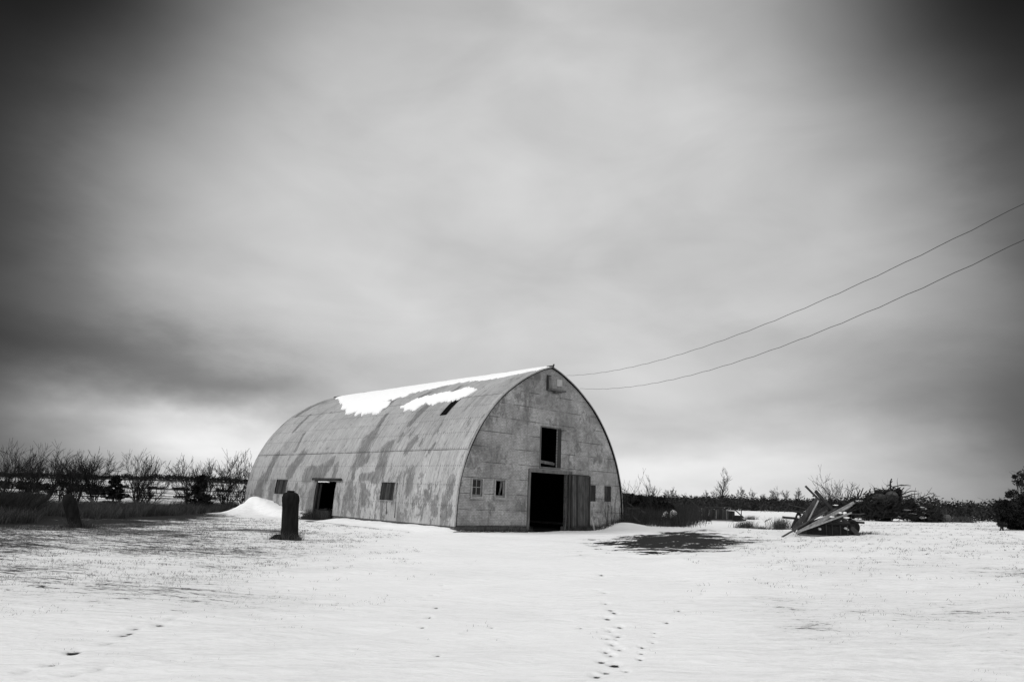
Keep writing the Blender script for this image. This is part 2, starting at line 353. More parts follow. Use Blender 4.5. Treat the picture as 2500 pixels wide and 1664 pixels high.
def make_boards(name, lo, hi, w_=0.16):
    m_, t, b = new_mat(name)
    uv = N(t, 'ShaderNodeUVMap', uv_map='UVMap').outputs[0]
    s = N(t, 'ShaderNodeSeparateXYZ'); t.links.new(uv, s.inputs[0]); U, V = s.outputs[0], s.outputs[1]
    bd = MA(t, 'FLOOR', MA(t, 'DIVIDE', U, w_)); wn = N(t, 'ShaderNodeTexWhiteNoise', noise_dimensions='1D'); t.links.new(bd, wn.inputs['W'])
    gr = NOI(t, MAP(t, uv, (30, 1.2, 1)), 1, 5, 0.65); bl = NOI(t, MAP(t, uv, (3, 1, 1)), 1.3, 5, 0.6)
    c = MA(t, 'MULTIPLY', SS(t, gr, 0.3, 0.7, lo, hi, 'LINEAR'), MA(t, 'ADD', 0.55, MA(t, 'MULTIPLY', wn.outputs['Value'], 0.9)))
    c = MA(t, 'MULTIPLY', c, SS(t, bl, 0.3, 0.7, 0.6, 1.3, 'LINEAR'))
    fu = MA(t, 'FRACT', MA(t, 'DIVIDE', U, w_)); e = MA(t, 'MINIMUM', fu, MA(t, 'SUBTRACT', 1.0, fu)); g = SS(t, e, 0.06, 0.02)
    c = MIX(t, g, c, 0.006)
    t.links.new(GREY(t, c), b.inputs['Base Color']); b.inputs['Roughness'].default_value = 0.9; b.inputs['Specular IOR Level'].default_value = 0.1
    bn = N(t, 'ShaderNodeBump'); bn.inputs['Strength'].default_value = 0.6; bn.inputs['Distance'].default_value = 0.01
    t.links.new(MA(t, 'SUBTRACT', gr, g), bn.inputs['Height']); t.links.new(bn.outputs[0], b.inputs['Normal'])
    return m_
M['boards'] = make_boards('dark_door_boards', 0.03, 0.085)
M['shut'] = make_boards('dark_shutter', 0.03, 0.06, 0.3)
M['dark_boards'] = make_boards('boarded_window', 0.02, 0.055, 0.2)

def make_ground():
    m_, t, b = new_mat('snowy_field')
    o = N(t, 'ShaderNodeTexCoord').outputs['Object']
    bare = N(t, 'ShaderNodeAttribute', attribute_name='bare').outputs['Fac']
    rot = (0, 0, math.radians(-43.1))
    streak = NOI(t, MAP(t, o, (0.55, 2.6, 1), (0, 0, 0), rot), 2.2, 8, 0.72, 0.3)
    fine = NOI(t, MAP(t, o, (1, 2.0, 1), (3, 1, 0), rot), 8, 6, 0.8)
    n = MA(t, 'ADD', MA(t, 'MULTIPLY', streak, 0.55), MA(t, 'MULTIPLY', fine, 0.45))
    # grass stands through where the cover is thin
    wide = NOI(t, MAP(t, o, (0.5, 1.2, 1), (8, 3, 0), rot), 0.35, 5, 0.6, 0.5)
    n = MA(t, 'ADD', n, MA(t, 'MULTIPLY', MA(t, 'SUBTRACT', wide, 0.5), 0.22))
    th = MA(t, 'SUBTRACT', MA(t, 'ADD', n, MA(t, 'MULTIPLY', bare, 0.62)), 0.72)
    g = SS(t, th, -0.02, 0.07)
    grass = SS(t, NOI(t, MAP(t, o, (1, 2, 1)), 30, 4, 0.7), 0.3, 0.7, 0.008, 0.05, 'LINEAR')
    sn = SS(t, NOI(t, o, 0.5, 4, 0.5), 0.3, 0.7, 0.86, 0.91, 'LINEAR')
    thin = SS(t, th, -0.22, 0.0); sn = MIX(t, thin, sn, 0.74)          # thin cover over the grass is greyer
    c = MIX(t, g, sn, grass)
    t.links.new(GREY(t, c), b.inputs['Base Color']); b.inputs['Roughness'].default_value = 0.85; b.inputs['Specular IOR Level'].default_value = 0.02
    h = MA(t, 'ADD', MA(t, 'MULTIPLY', streak, 2.0), MA(t, 'MULTIPLY', fine, 0.4))
    bn = N(t, 'ShaderNodeBump'); bn.inputs['Strength'].default_value = 0.6; bn.inputs['Distance'].default_value = 0.04
    t.links.new(h, bn.inputs['Height']); t.links.new(bn.outputs[0], b.inputs['Normal'])
    return m_
M['ground'] = make_ground()

# ------------------------------------------------------------------ barn frame of reference
BC = np.array([-2.28247516, 33.2092213, 0.0])            # left front corner
BU = np.array([0.730633963, 0.682769370, 0.0])           # across the front
BWD = np.array([-0.682769370, 0.730633963, 0.0])         # along the ridge, away
BW, BL = 12.24, 22.8
def bp(s, tt, z): return BC + s*BU + tt*BWD + np.array([0, 0, z])
PROF = [(6.12, 0.3), (6.10, 1.05), (6.05, 1.75), (5.94, 2.5), (5.77, 3.1), (5.6, 3.6), (5.37, 4.12), (5.0, 4.8), (4.5, 5.52), (3.9, 6.22), (3.4, 6.7), (2.77, 7.18), (2.2, 7.57), (1.34, 8.04), (0.7, 8.33), (0, 8.57)]
PA = np.array(PROF); ARC = np.concatenate([[0], np.cumsum(np.hypot(np.diff(PA[:, 0]), np.diff(PA[:, 1])))]); ATOT = ARC[-1]
# smooth the polyline of the arch (Catmull-Rom by arc length)
def _cr(vq, col):
    vq = np.asarray(vq, float); k = np.clip(np.searchsorted(ARC, vq, side='right')-1, 0, len(ARC)-2)
    P = PA[:, col]; x0 = ARC[k]; x1 = ARC[k+1]; h = x1-x0; t_ = np.clip((vq-x0)/h, 0, 1)
    sl_ = np.gradient(P, ARC); m0 = sl_[k]*h; m1 = sl_[k+1]*h
    return (2*t_**3-3*t_**2+1)*P[k] + (t_**3-2*t_**2+t_)*m0 + (-2*t_**3+3*t_**2)*P[k+1] + (t_**3-t_**2)*m1
def arc_hz(v_): return _cr(v_, 0), _cr(v_, 1)             # half width, height
def arc_n(v_):                                             # outward normal in (half width, height)
    a = arc_hz(np.clip(np.asarray(v_)-0.06, 0, ATOT)); b_ = arc_hz(np.clip(np.asarray(v_)+0.06, 0, ATOT))
    th_, tz_ = b_[0]-a[0], b_[1]-a[1]; L = np.hypot(th_, tz_); return tz_/L, -th_/L
def left_pt(tt, v_, off=0.0):
    hw, z = arc_hz(v_); nh, nz = arc_n(v_)
    s_ = BW/2-(hw+nh*off); z = z+nz*off
    tt = np.asarray(tt, float)
    return np.stack([BC[0]+s_*BU[0]+tt*BWD[0], BC[1]+s_*BU[1]+tt*BWD[1], z+0*tt], -1)
def v_of(z): return float(np.interp(z, PA[:, 1], ARC))

# ------------------------------------------------------------------ terrain
def poly_mask(x, y, poly, soft):
    inside = np.zeros(x.shape, bool); dmin = np.full(x.shape, 1e9); n = len(poly)
    for i in range(n):
        x0, y0 = poly[i]; x1, y1 = poly[(i+1) % n]
        c = ((y0 > y) != (y1 > y)) & (x < (x1-x0)*(y-y0)/((y1-y0) or 1e-9)+x0); inside ^= c
        dx_, dy_ = x1-x0, y1-y0; tt = np.clip(((x-x0)*dx_+(y-y0)*dy_)/(dx_*dx_+dy_*dy_), 0, 1)
        dmin = np.minimum(dmin, np.hypot(x-x0-tt*dx_, y-y0-tt*dy_))
    sd_ = np.where(inside, dmin, -dmin); return sstep(sd_, -soft, soft)
def base_h(x, y):
    r = np.hypot(x, y)
    ramp = 0.036*np.maximum(0, np.sqrt((x-1)**2+4)*0.5+(x-1)*0.5-0.9)
    ramp = np.where(ramp > 0.75, 0.75+0.5*(1-np.exp(-(ramp-0.75)/0.5)), ramp) * sstep(y, -2, 14)
    az = np.degrees(np.arctan2(x, np.maximum(y, 0.1)))
    hill = 3.6*sstep(r, 250, 760)*np.exp(-((az+22)/9.0)**2)*(y > 0) + 1.9*sstep(r, 250, 760)*sstep(az, -12, -20)*(y > 0)
    return ramp + hill
_GD = 3.0*1.0015**np.arange(4800)
def gpt(px, py):                          # where a line of sight meets the terrain
    r = ray(px, py)/ray(px, py)[1]; z = EYE+r[2]*_GD; k = int(np.argmax(z < base_h(r[0]*_GD, _GD))) or len(_GD)-1
    return r[0]*_GD[k], _GD[k]
DARK = [gpt(*p) for p in ((1455, 1326), (1560, 1306), (1655, 1297), (1700, 1294), (1745, 1306), (1835, 1323), (1770, 1332), (1690, 1348), (1610, 1351), (1540, 1341))]
STRIP = [gpt(*p) for p in ((-160, 1272), (120, 1266), (330, 1258), (579, 1245), (590, 1255), (420, 1270), (270, 1286), (60, 1290), (-160, 1296))]
WEED = [gpt(*p) for p in ((-160, 1270), (90, 1264), (330, 1262), (579, 1247), (640, 1236), (560, 1232), (300, 1232), (-160, 1226))]
TRK1 = [(1462, 1378), (1468, 1402), (1455, 1440), (1476, 1447), (1478, 1470), (1490, 1492), (1500, 1498), (1482, 1508), (1512, 1528), (1486, 1536), (1508, 1552), (1480, 1558), (1502, 1560), (1493, 1573), (1512, 1583), (1478, 1588), (1490, 1597), (1468, 1612), (1496, 1620), (1480, 1640), (1502, 1618), (1456, 1650)]
TRK2 = [(1728, 1426), (1716, 1444), (1712, 1450), (1690, 1466), (1657, 1489), (1628, 1517), (1598, 1541), (1597, 1552), (1592, 1566), (1567, 1578), (1565, 1592), (1562, 1607), (1528, 1640)]
TRK3 = [(1078, 1424), (1054, 1446), (1062, 1452), (1065, 1480), (1044, 1503), (1050, 1500), (1031, 1526), (1068, 1596), (1030, 1452), (1200, 1532), (1416, 1531)]
TRK4 = [(60, 1638), (125, 1620), (180, 1588), (182, 1590), (262, 1568), (318, 1540), (300, 1546), (330, 1530), (392, 1522), (420, 1510), (178, 1646), (240, 1632)]
PRINTS = [(gpt(*p), 0.07, 0.022) for p in TRK1] + [(gpt(*p), 0.05, 0.018) for p in TRK2] + [(gpt(*p), 0.05, 0.015) for p in TRK3] + [(gpt(*p), 0.08, 0.012) for p in TRK4]
DRIFT = at(606, 1221, 46.3)
def barn_xy(x, y):
    dx_, dy_ = x-BC[0], y-BC[1]; return dx_*BU[0]+dy_*BU[1], dx_*BWD[0]+dy_*BWD[1]
def ground_h(x, y, near=True):
    x = np.asarray(x, float); y = np.asarray(y, float); z = base_h(x, y); r = np.hypot(x, y)
    z = z + (fbm(x*0.12+40, y*0.12+7, 4)-0.5)*0.22*sstep(r, 4, 14)*(1-sstep(r, 60, 200))
    z = z + (fbm((x*0.73+y*0.68)*0.45, (y*0.73-x*0.68)*1.5, 4)-0.5)*0.10*(1-sstep(r, 40, 90))
    s_, t_ = barn_xy(x, y); q = -s_
    edge = 1.9+0.5*(fbm(t_*0.6+9, 3.3+0*t_, 3)-0.5)
    n_ = 0.9+0.25*(fbm(t_*1.3, q*1.3, 3)-0.5)
    bank = (sstep(q, edge, edge-1.3)*sstep(q, -1.5, -0.2)*0.8+0.2*sstep(q, 4.5, 1.5)*(q > -1.5))*sstep(t_, -0.35, 0.6)*(1-sstep(t_, 9.2, 10.6)*0.92)
    z = z + 0.21*bank*n_*(t_ < 10.7)
    b2 = sstep(q, 1.5, 0.9)*sstep(q, -1.5, -0.2)*sstep(t_, 13.5, 13.9)*(1-sstep(t_, 16.0, 22.0)*0.3)*(t_ < 24)
    z = z + 0.38*b2
    # drift piled by the far corner: steep on its left, running out along the wall
    ax = x-DRIFT[0]; ay = y-DRIFT[1]; sx = np.where(ax < 0, 0.8, 1.9); sy = np.where(ay < 0, 1.5, 2.5)
    dr = np.exp(-((ax/sx)**2+(ay/sy)**2)**0.75)*(1+0.5*(fbm(x*1.1, y*1.1, 4)-0.5))
    z = z + (DRIFT[2]+0.10)*dr
    # pile right of the end wall and a low ridge running right from it
    c1 = at(1518, 1288, 41.0); z = z + 0.32*np.exp(-(((x-c1[0])/1.5)**2+((y-c1[1])/0.8)**2))
    if near:
        for (cx_, cy_), rad, dep in PRINTS:
            k = (np.abs(x-cx_) < 0.8) & (np.abs(y-cy_) < 0.8)
            if not np.any(k): continue
            sc_ = 1+0.05*max(0, cy_-8)
            d2 = ((x[k]-cx_)/(rad*sc_))**2+((y[k]-cy_)/(rad*1.5*sc_))**2
            z[k] = z[k] - dep*np.exp(-d2**1.6) + 0.0*dep*np.exp(-((np.sqrt(d2)-1.5)/0.35)**2)
    return z
def bare_amt(x, y):
    r = np.hypot(x, y); az = np.degrees(np.arctan2(x, np.maximum(y, 0.01))); fwd = y > 0
    big = fbm(x*0.22+3, y*0.35+11, 4)
    b_ = 0.04+0.03*sstep(r, 4, 8)*fwd*(big-0.4)*3+0*x
    lf = sstep(az, -8, -24)*sstep(r, 6, 15)*fwd; b_ = b_ + 0.25*lf*(0.35+1.2*big)
    lf2 = sstep(az, -4, -14)*sstep(r, 17, 22)*fwd*(1-sstep(r, 34, 40)); b_ = b_ + 0.10*lf2*(0.4+big)
    rf = sstep(az, 12, 24)*fwd*(1-sstep(r, 60, 90)); b_ = b_ + 0.19*rf*(0.3+1.1*big)
    b_ = b_ + 0.3*sstep(big, 0.66, 0.8)*sstep(az, 18, 26)*fwd*(r < 16)
    wob = (fbm(x*0.9, y*2.2, 4)-0.5)
    wb2 = fbm((x*0.73+y*0.68)*1.2, (y*0.73-x*0.68)*4.0+3, 5, 0.65)-0.5
    b_ = b_ + (0.46+1.4*wb2)*poly_mask(x+wob*4.5+wb2*3, y+wob*2.5+wb2*3.5, DARK, 0.9)
    b_ = b_ + 0.24*poly_mask(x+wob*6, y+wob*4, DARK, 3.2)
    b_ = b_ + 0.34*poly_mask(x+wob*3, y+wob*4, STRIP, 1.6)+0.4*poly_mask(x, y, WEED, 1.5)
    # stubble fields and fence lines far left
    fl = sstep(az, -6, -12)*fwd
    b_ = b_ + fl*0.06*sstep(r, 48, 60)*(0.5+big) + fl*0.4*(0.8*np.exp(-((r-92)/3.0)**2)+0.6*np.exp(-((r-135)/5)**2)+np.exp(-((r-235)/14)**2)+1.8*sstep(r, 500, 680))
    b_ = b_ + 0.35*sstep(r, 170, 260)*(az > -8)*fwd
    s_, t_ = barn_xy(x, y)
    # melted rim and trampled crust along the walls
    b_ = b_ + 0.55*np.exp(-((t_+0.35)/0.28)**2)*((s_ > -0.4) & (s_ < 4.4))*(0.5+big) + 0.2*np.exp(-((t_+1.4)/0.8)**2)*((s_ > -1) & (s_ < 9))*(big)
    b_ = b_ + 0.5*np.exp(-((s_+2.25+0.3*wob)/0.28)**2)*((t_ > 0) & (t_ < 11))*(0.2+big)
    b_ = b_ + 1.0*np.exp(-((s_+0.5)**2/0.5+(t_-12.1)**2/1.6))
    b_ = b_*(1-0.9*np.exp(-(((x-DRIFT[0])/3)**2+((y-DRIFT[1])/3)**2)))
    inside = (s_ > 0.1) & (s_ < BW-0.1) & (t_ > 0.1) & (t_ < BL-0.1); b_ = np.where(inside, 1.3, b_)
    return b_
def build_ground():
    az = np.concatenate([np.arange(-180, -43, 3.0), np.arange(-42, 42.01, 0.062), np.arange(45, 180, 3.0)])
    k = np.concatenate([np.arange(330, 60, -0.55), np.arange(60, 4, -0.33), np.arange(4, 0.28, -0.12)])
    d = np.concatenate([[0.0, 1.2, 2.3], EYE*704/k]); d = d[(d < 2.4) | (d > 3.4)]
    A, R_ = np.meshgrid(np.radians(az), d); X = (R_*np.sin(A)).ravel(); Y = (R_*np.cos(A)).ravel()
    Z = ground_h(X, Y); na, nd = len(az), len(d)
    i = np.arange(nd-1)[:, None]; j = np.arange(na)[None, :]; j2 = (j+1) % na
    F = np.stack([i*na+j+0*j2, i*na+j2, (i+1)*na+j2, (i+1)*na+j], -1).reshape(-1, 4)
    V = np.stack([X, Y, Z], -1)
    bare = bare_amt(X, Y)
    for (cx_, cy_), rad, dep in PRINTS:
        kk = (np.abs(X-cx_) < 0.6) & (np.abs(Y-cy_) < 0.6); d2 = ((X[kk]-cx_)/(rad*0.9))**2+((Y[kk]-cy_)/(rad*1.3))**2
        bare[kk] += (0.47 if dep > 0.013 else 0.27)*np.exp(-d2*1.3)
    o = mesh_obj('snowy_field', V, F, M['ground'], smooth=True, attrs={'bare': bare})
    o.name = 'ground'; tag(o, kind='structure')
build_ground()
def gz(x, y): return float(ground_h(np.array([x]), np.array([y]), near=False)[0])
def gpos(px, py, dz=0.0):
    x, y = gpt(px, py); return np.array([x, y, gz(x, y)+dz])
def on(px, Y, dz=0.0):                    # ground point at forward distance Y in the bearing of photo column px (near the horizon)
    q = at(px, hline(px), Y); return np.array([q[0], Y, gz(q[0], Y)+dz])
def top_z(px, py, Y): return at(px, py, Y)[2]

# ------------------------------------------------------------------ the barn
def brk(lo, hi, step, extra):
    e = sorted(set([lo, hi]+[q for q in extra if lo < q < hi])); o_ = []
    for a, b_ in zip(e[:-1], e[1:]):
        n = max(1, int(round((b_-a)/step))); o_ += [a+(b_-a)*k/n for k in range(n)]
    return np.array(o_+[hi])
barn = thing('barn', 'large arched steel barn with peeling pale sides, open front door and snow along its ridge', 'barn', bp(BW/2, 0, 0), math.atan2(BU[1], BU[0]))
CAPS = [(20.05, 7.25, 19.88, 5.65, 0.17), (19.88, 3.39, 20.13, 2.17, 0.42), (16.45, 3.31, 16.87, 2.36, 0.42), (12.17, 3.21, 12.7, 2.52, 0.24), (12.89, 2.37, 14.9, 2.12, 0.38), (9.31, 4.39, 9.23, 2.96, 0.41), (9.62, 2.96, 9.24, 2.09, 0.19), (8.51, 3.25, 8.83, 2.96, 0.21), (6.88, 3.91, 6.92, 2.24, 0.38), (6.92, 2.24, 8.47, 2.1, 0.19), (9.43, 6.32, 9.04, 4.81, 0.18), (10.64, 8.2, 10.49, 6.99, 0.2), (6.0, 6.78, 6.1, 5.47, 0.24), (3.96, 2.46, 3.85, 1.57, 0.28), (4.72, 4.23, 4.96, 3.64, 0.24), (2.8, 3.94, 2.95, 3.51, 0.08), (11.54, 2.75, 11.44, 2.37, 0.23), (0.59, 2.05, 0.56, 1.58, 0.24), (0.84, 1.11, 0.84, 0.55, 0.2), (0.41, 0.84, 0.36, 0.45, 0.11), (2.47, 1.48, 2.09, 1.13, 0.13), (8.01, 1.56, 7.82, 0.9, 0.27), (9.38, 1.46, 9.34, 0.86, 0.4), (13.25, 1.91, 13.52, 0.58, 0.5), (20.61, 1.66, 20.83, 0.92, 0.5), (18.85, 1.52, 18.84, 0.57, 0.38), (17.93, 5.12, 17.55, 3.91, 0.14), (22.21, 7.64, 22.06, 9.71, 0.25), (21.07, 10.19, 21.4, 9.41, 0.18), (6.21, 4.68, 6.17, 4.2, 0.08), (4.1, 4.28, 4.0, 3.69, 0.05), (7.65, 8.38, 7.94, 8.09, 0.23), (5.15, 8.93, 5.0, 8.08, 0.17)]
HOLES = [(5.1, 6.3, 1.29, 2.18), (16.97, 18.46, 1.31, 2.2), (10.93, 13.2, 0.3, 2.16), (3.32, 3.93, 5.72, 6.69)]  # t0, t1, z0, z1
def build_shell():
    tb = brk(-0.07, BL+0.05, 0.13, [h for q in HOLES for h in q[:2]])
    hv = [(a, b_, v_of(c) if c > 0.31 else 0.0, v_of(d)) for a, b_, c, d in HOLES]
    vb = brk(-0.02, ATOT, 0.12, [h for q in hv for h in q[2:]])
    vall = np.concatenate([vb, 2*ATOT-vb[::-1][1:]])              # up the left, down the right
    T, V_ = np.meshgrid(tb, vall, indexing='ij')
    vl = np.minimum(V_, 2*ATOT-V_); hw, z = arc_hz(np.clip(vl, 0, ATOT)); z = z+np.minimum(vl, 0)
    nh, nz = arc_n(np.clip(vl, 0, ATOT))
    off = (fbm(T*0.45, V_*0.8, 3)-0.5)*0.05*sstep(vl, 0, 0.4) + 0.012*(np.abs(((T/0.66) % 1)-0.5) > 0.46)
    sgn = np.where(V_ <= ATOT, 1, -1)
    s_ = BW/2-sgn*(hw+nh*off); z = z+nz*off
    s_ = np.where(np.abs(V_-ATOT) < 1e-6, BW/2, s_)
    X = BC[0]+s_*BU[0]+T*BWD[0]; Y = BC[1]+s_*BU[1]+T*BWD[1]
    peel = np.zeros(T.shape)
    for t0, v0, t1, v1, r in CAPS:
        d = np.array([t1-t0, v1-v0]); L2 = d@d; q = np.clip(((T-t0)*d[0]+(V_-v0)*d[1])/L2, 0, 1)
        wq = fbm(T*1.9+3, V_*1.1+8, 4)-0.5; dd = np.hypot(T-t0-q*d[0], (V_-v0-q*d[1])*0.8)*(1+1.3*wq); peel = np.maximum(peel, sstep(dd, r*2.0, r*0.1))
    nt_, nv_ = T.shape; F = []
    tc_ = (tb[:-1]+tb[1:])/2; vc_ = (vall[:-1]+vall[1:])/2
    keep = np.ones((nt_-1, nv_-1), bool)
    for a, b_, c, d in hv: keep &= ~((tc_[:, None] > a) & (tc_[:, None] < b_) & (vc_[None] > c-0.03*(c == 0)) & (vc_[None] < d))
    I, J = np.nonzero(keep); F = np.stack([I*nv_+J, I*nv_+J+1, (I+1)*nv_+J+1, (I+1)*nv_+J], -1)
    P = np.stack([X, Y, z], -1).reshape(-1, 3)
    inv = barn.matrix_basis
    o = barn.location; a = barn.rotation_euler[2]
    P = to_local(P, barn)
    ob = mesh_obj('roof', P, F, M['side'], barn, True, uv=np.stack([T, V_], -1).reshape(-1, 2), attrs={'peel': peel.ravel()})
    so_ = ob.modifiers.new('thickness', 'SOLIDIFY'); so_.thickness = 0.07; so_.offset = -1
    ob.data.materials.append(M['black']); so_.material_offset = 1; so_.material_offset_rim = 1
    # make sure normals point outwards
    me = ob.data; p0 = me.polygons[len(me.polygons)//4]
    return ob
def to_local(P, root):
    P = np.asarray(P, float)-np.array(root.location); a = -root.rotation_euler[2]; c, s_ = math.cos(a), math.sin(a)
    Q = P.copy(); Q[..., 0] = P[..., 0]*c-P[..., 1]*s_; Q[..., 1] = P[..., 0]*s_+P[..., 1]*c; return Q
roof = build_shell()
def flip_if(ob, fn):
    me = ob.data; p = me.polygons[len(me.polygons)//3]
    if not fn(p.center, p.normal): me.flip_normals()
flip_if(roof, lambda c, n: (n.x*c.x+n.z*(c.z-2)) > 0)

GH = [(4.75, 7.42, 0.12, 2.97), (5.45, 6.7, 3.28, 5.30), (5.80, 6.05, 7.28, 8.0), (0.93, 1.56, 1.66, 2.47), (2.4, 3.02, 1.66, 2.48), (9.27, 9.9, 1.64, 2.5), (10.65, 11.25, 1.65, 2.5)]
def end_wall(name, tt, holes, parent, lo=0.3):
    sb = brk(0, BW, 0.12, [h for q in holes for h in q[:2]]+[0.02, 0.06, BW-0.02, BW-0.06]); zb = brk(lo, 8.55, 0.12, [h for q in holes for h in q[2:]])
    hw = np.interp(zb, arc_hz(np.linspace(0, ATOT, 400))[1], arc_hz(np.linspace(0, ATOT, 400))[0])-0.012
    S, Z_ = np.meshgrid(sb, zb, indexing='ij'); S2 = np.clip(S, BW/2-hw[None], BW/2+hw[None])
    P = np.stack([BC[0]+S2*BU[0]+tt*BWD[0], BC[1]+S2*BU[1]+tt*BWD[1], Z_], -1)
    n1_, n2_ = S.shape; sc_ = (sb[:-1]+sb[1:])/2; zc = (zb[:-1]+zb[1:])/2
    keep = ~((np.abs(S2[1:, :-1]-S2[:-1, :-1]) < 1e-5) & (np.abs(S2[1:, 1:]-S2[:-1, 1:]) < 1e-5))
    for a, b_, c, d in holes: keep &= ~((sc_[:, None] > a) & (sc_[:, None] < b_) & (zc[None] > c) & (zc[None] < d))
    I, J = np.nonzero(keep); F = np.stack([I*n2_+J, (I+1)*n2_+J, (I+1)*n2_+J+1, I*n2_+J+1], -1)
    G = [(1.0, 3.9, 0.45, 1.0), (2.3, 6.3, 0.7, 1.0), (4.2, 6.9, 0.9, 0.8), (1.6, 5.3, 0.35, 0.9), (2.6, 3.6, 0.5, 0.7), (1.1, 3.1, 0.5, 0.7), (10.2, 4.0, 0.5, 0.9), (7.7, 3.7, 0.5, 0.8), (8.4, 4.4, 0.35, 1.0), (9.2, 5.8, 0.8, 0.5), (11.0, 3.9, 0.4, 0.6), (5.0, 8.0, 0.35, 1.3), (2.2, 1.2, 0.25, 1.0), (4.2, 1.25, 0.4, 1.0), (10.5, 0.7, 1.2, 0.7), (0.3, 2.2, 0.3, 0.7), (6.3, 5.7, 0.5, 0.6)]
    peel = np.zeros(S.shape)
    for s0, z0, r, a in G: peel = np.maximum(peel, a*np.exp(-(((S2-s0)/r)**2+((Z_-z0)/(r*1.1))**2)))
    ob = mesh_obj(name, to_local(P.reshape(-1, 3), parent), F, M['gable'], parent, False, uv=np.stack([S2, Z_], -1).reshape(-1, 2), attrs={'peel': peel.ravel()})
    so_ = ob.modifiers.new('thickness', 'SOLIDIFY'); so_.thickness = 0.09; so_.offset = -1
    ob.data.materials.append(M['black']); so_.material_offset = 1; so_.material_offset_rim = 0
    return ob
front = end_wall('front_wall', 0.0, GH, barn)
flip_if(front, lambda c, n: n.y < 0)
back = end_wall('back_wall', BL, [], barn); flip_if(back, lambda c, n: n.y > 0)

def bbox(mb, s0, s1, t0, t1, z0, z1):     # box in barn coordinates
    return mb.box(s0, s1, t0, t1, z0, z1, M=lambda s_, t_, z: bp(s_, t_, z))
fd = MB()
bbox(fd, 0.04, 0.3, 0.05, 10.9, -0.4, 0.297); bbox(fd, 0.04, 0.3, 13.25, BL, -0.4, 0.297); bbox(fd, BW-0.3, BW-0.04, 0.05, BL, -0.4, 0.297)
bbox(fd, 0.30, 4.75, 0.05, 0.3, -0.4, 0.297); bbox(fd, 7.42, BW-0.30, 0.05, 0.3, -0.4, 0.297); bbox(fd, 0.3, BW-0.3, BL-0.3, BL-0.02, -0.4, 0.297)
fd.build('foundation', M['concrete'], barn)
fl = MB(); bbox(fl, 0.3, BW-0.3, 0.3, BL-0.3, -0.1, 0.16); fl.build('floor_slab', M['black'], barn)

def boards_obj(name, corners, parent, mat, thick=0.04, nrm=None, uvw=None):
    """flat panel with thickness; corners bl, br, tr, tl in world, uv in metres"""
    c = [np.array(q, float) for q in corners]; nn = np.cross(c[1]-c[0], c[3]-c[0]); nn /= np.linalg.norm(nn)
    f_ = [q for q in c]; bk = [q-nn*thick for q in c]
    V_ = np.array(f_+bk); wdt = np.linalg.norm(c[1]-c[0]); hgt = np.linalg.norm(c[3]-c[0])
    uv = [(0, 0), (wdt, 0), (wdt, hgt), (0, hgt)]*2; Fc = [(0, 1, 2, 3), (7, 6, 5, 4), (0, 4, 5, 1), (1, 5, 6, 2), (2, 6, 7, 3), (3, 7, 4, 0)]
    return mesh_obj(name, to_local(V_, parent) if parent else V_, Fc, mat, parent, uv=np.array(uv))
# main doorway: frame and the slid-open leaf
fm = MB(); bbox(fm, 4.61, 7.84, -0.09, -0.003, 2.97, 3.14); bbox(fm, 4.61, 4.75, -0.06, 0.12, 0.12, 2.97); bbox(fm, 7.42, 7.50, -0.05, 0.12, 0.12, 2.97)
dfr = fm.build('door_frame', M['grey_wood'], barn)
leaf = boards_obj('sliding_door', [bp(7.5, -0.2, 0.2), bp(9.25, -0.11, 0.22), bp(9.22, -0.09, 2.93), bp(7.5, -0.13, 2.96)], barn, M['boards'], 0.05)
dj = MB(); bbox(dj, 7.43, 7.56, -0.24, -0.19, 0.14, 2.96); bbox(dj, 7.62, 7.70, -0.25, -0.205, 0.2, 2.95)
bbox(dj, 9.19, 9.27, -0.16, -0.115, 0.24, 2.96); bbox(dj, 7.56, 9.24, -0.10, -0.02, 2.945, 3.0)
dj.build('door_batten', M['dark_wood'], leaf)
# loft doorway
fm = MB(); bbox(fm, 5.40, 5.45, -0.03, 0.1, 3.24, 5.35); bbox(fm, 5.45, 6.93, -0.04, 0.1, 5.30, 5.36); bbox(fm, 6.87, 7.2, -0.14, -0.02, 5.24, 5.29)
bbox(fm, 5.40, 6.93, -0.05, 0.1, 3.20, 3.28)
lf = fm.build('loft_door_frame', M['grey_wood'], barn)
boards_obj('loft_door', [bp(6.7, -0.02, 3.28), bp(6.9, -0.10, 3.28), bp(6.9, -0.10, 5.30), bp(6.7, -0.02, 5.30)], barn, M['dark_boards'], 0.04)
lb = MB(); lb.beam(bp(5.47, 0.25, 3.55), bp(6.68, 0.2, 3.46), 0.1, 0.14); lb.beam(bp(5.5, 0.35, 3.62), bp(6.68, 0.3, 3.55), 0.1, 0.05); lb.build('sill_boards', M['grey_wood'], barn)
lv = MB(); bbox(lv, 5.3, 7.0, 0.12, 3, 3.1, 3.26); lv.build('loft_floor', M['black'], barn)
# vent housing under the peak
vb_ = MB(); bbox(vb_, 5.86, 6.84, -0.30, -0.02, 7.36, 8.02)
vh = vb_.build('vent_box', M['sash'], barn)
vf = MB(); bbox(vf, 5.80, 6.90, -0.38, -0.02, 7.26, 7.355); bbox(vf, 6.2, 6.5, -0.25, -0.02, 7.16, 7.258); vf.build('vent_tray', M['grey_wood'], barn)
vr = MB(); bbox(vr, 6.22, 6.62, -0.325, -0.303, 7.55, 7.90); bbox(vr, 6.22, 6.62, -0.345, -0.303, 7.52, 7.548); vr.build('vent_panel', M['pale_metal'], vh)
vl_ = MB(); bbox(vl_, 5.74, 5.855, -0.06, -0.012, 7.26, 8.08); bbox(vl_, 5.855, 6.9, -0.06, -0.012, 8.022, 8.08); vl_.build('vent_frame', M['dark_wood'], barn)
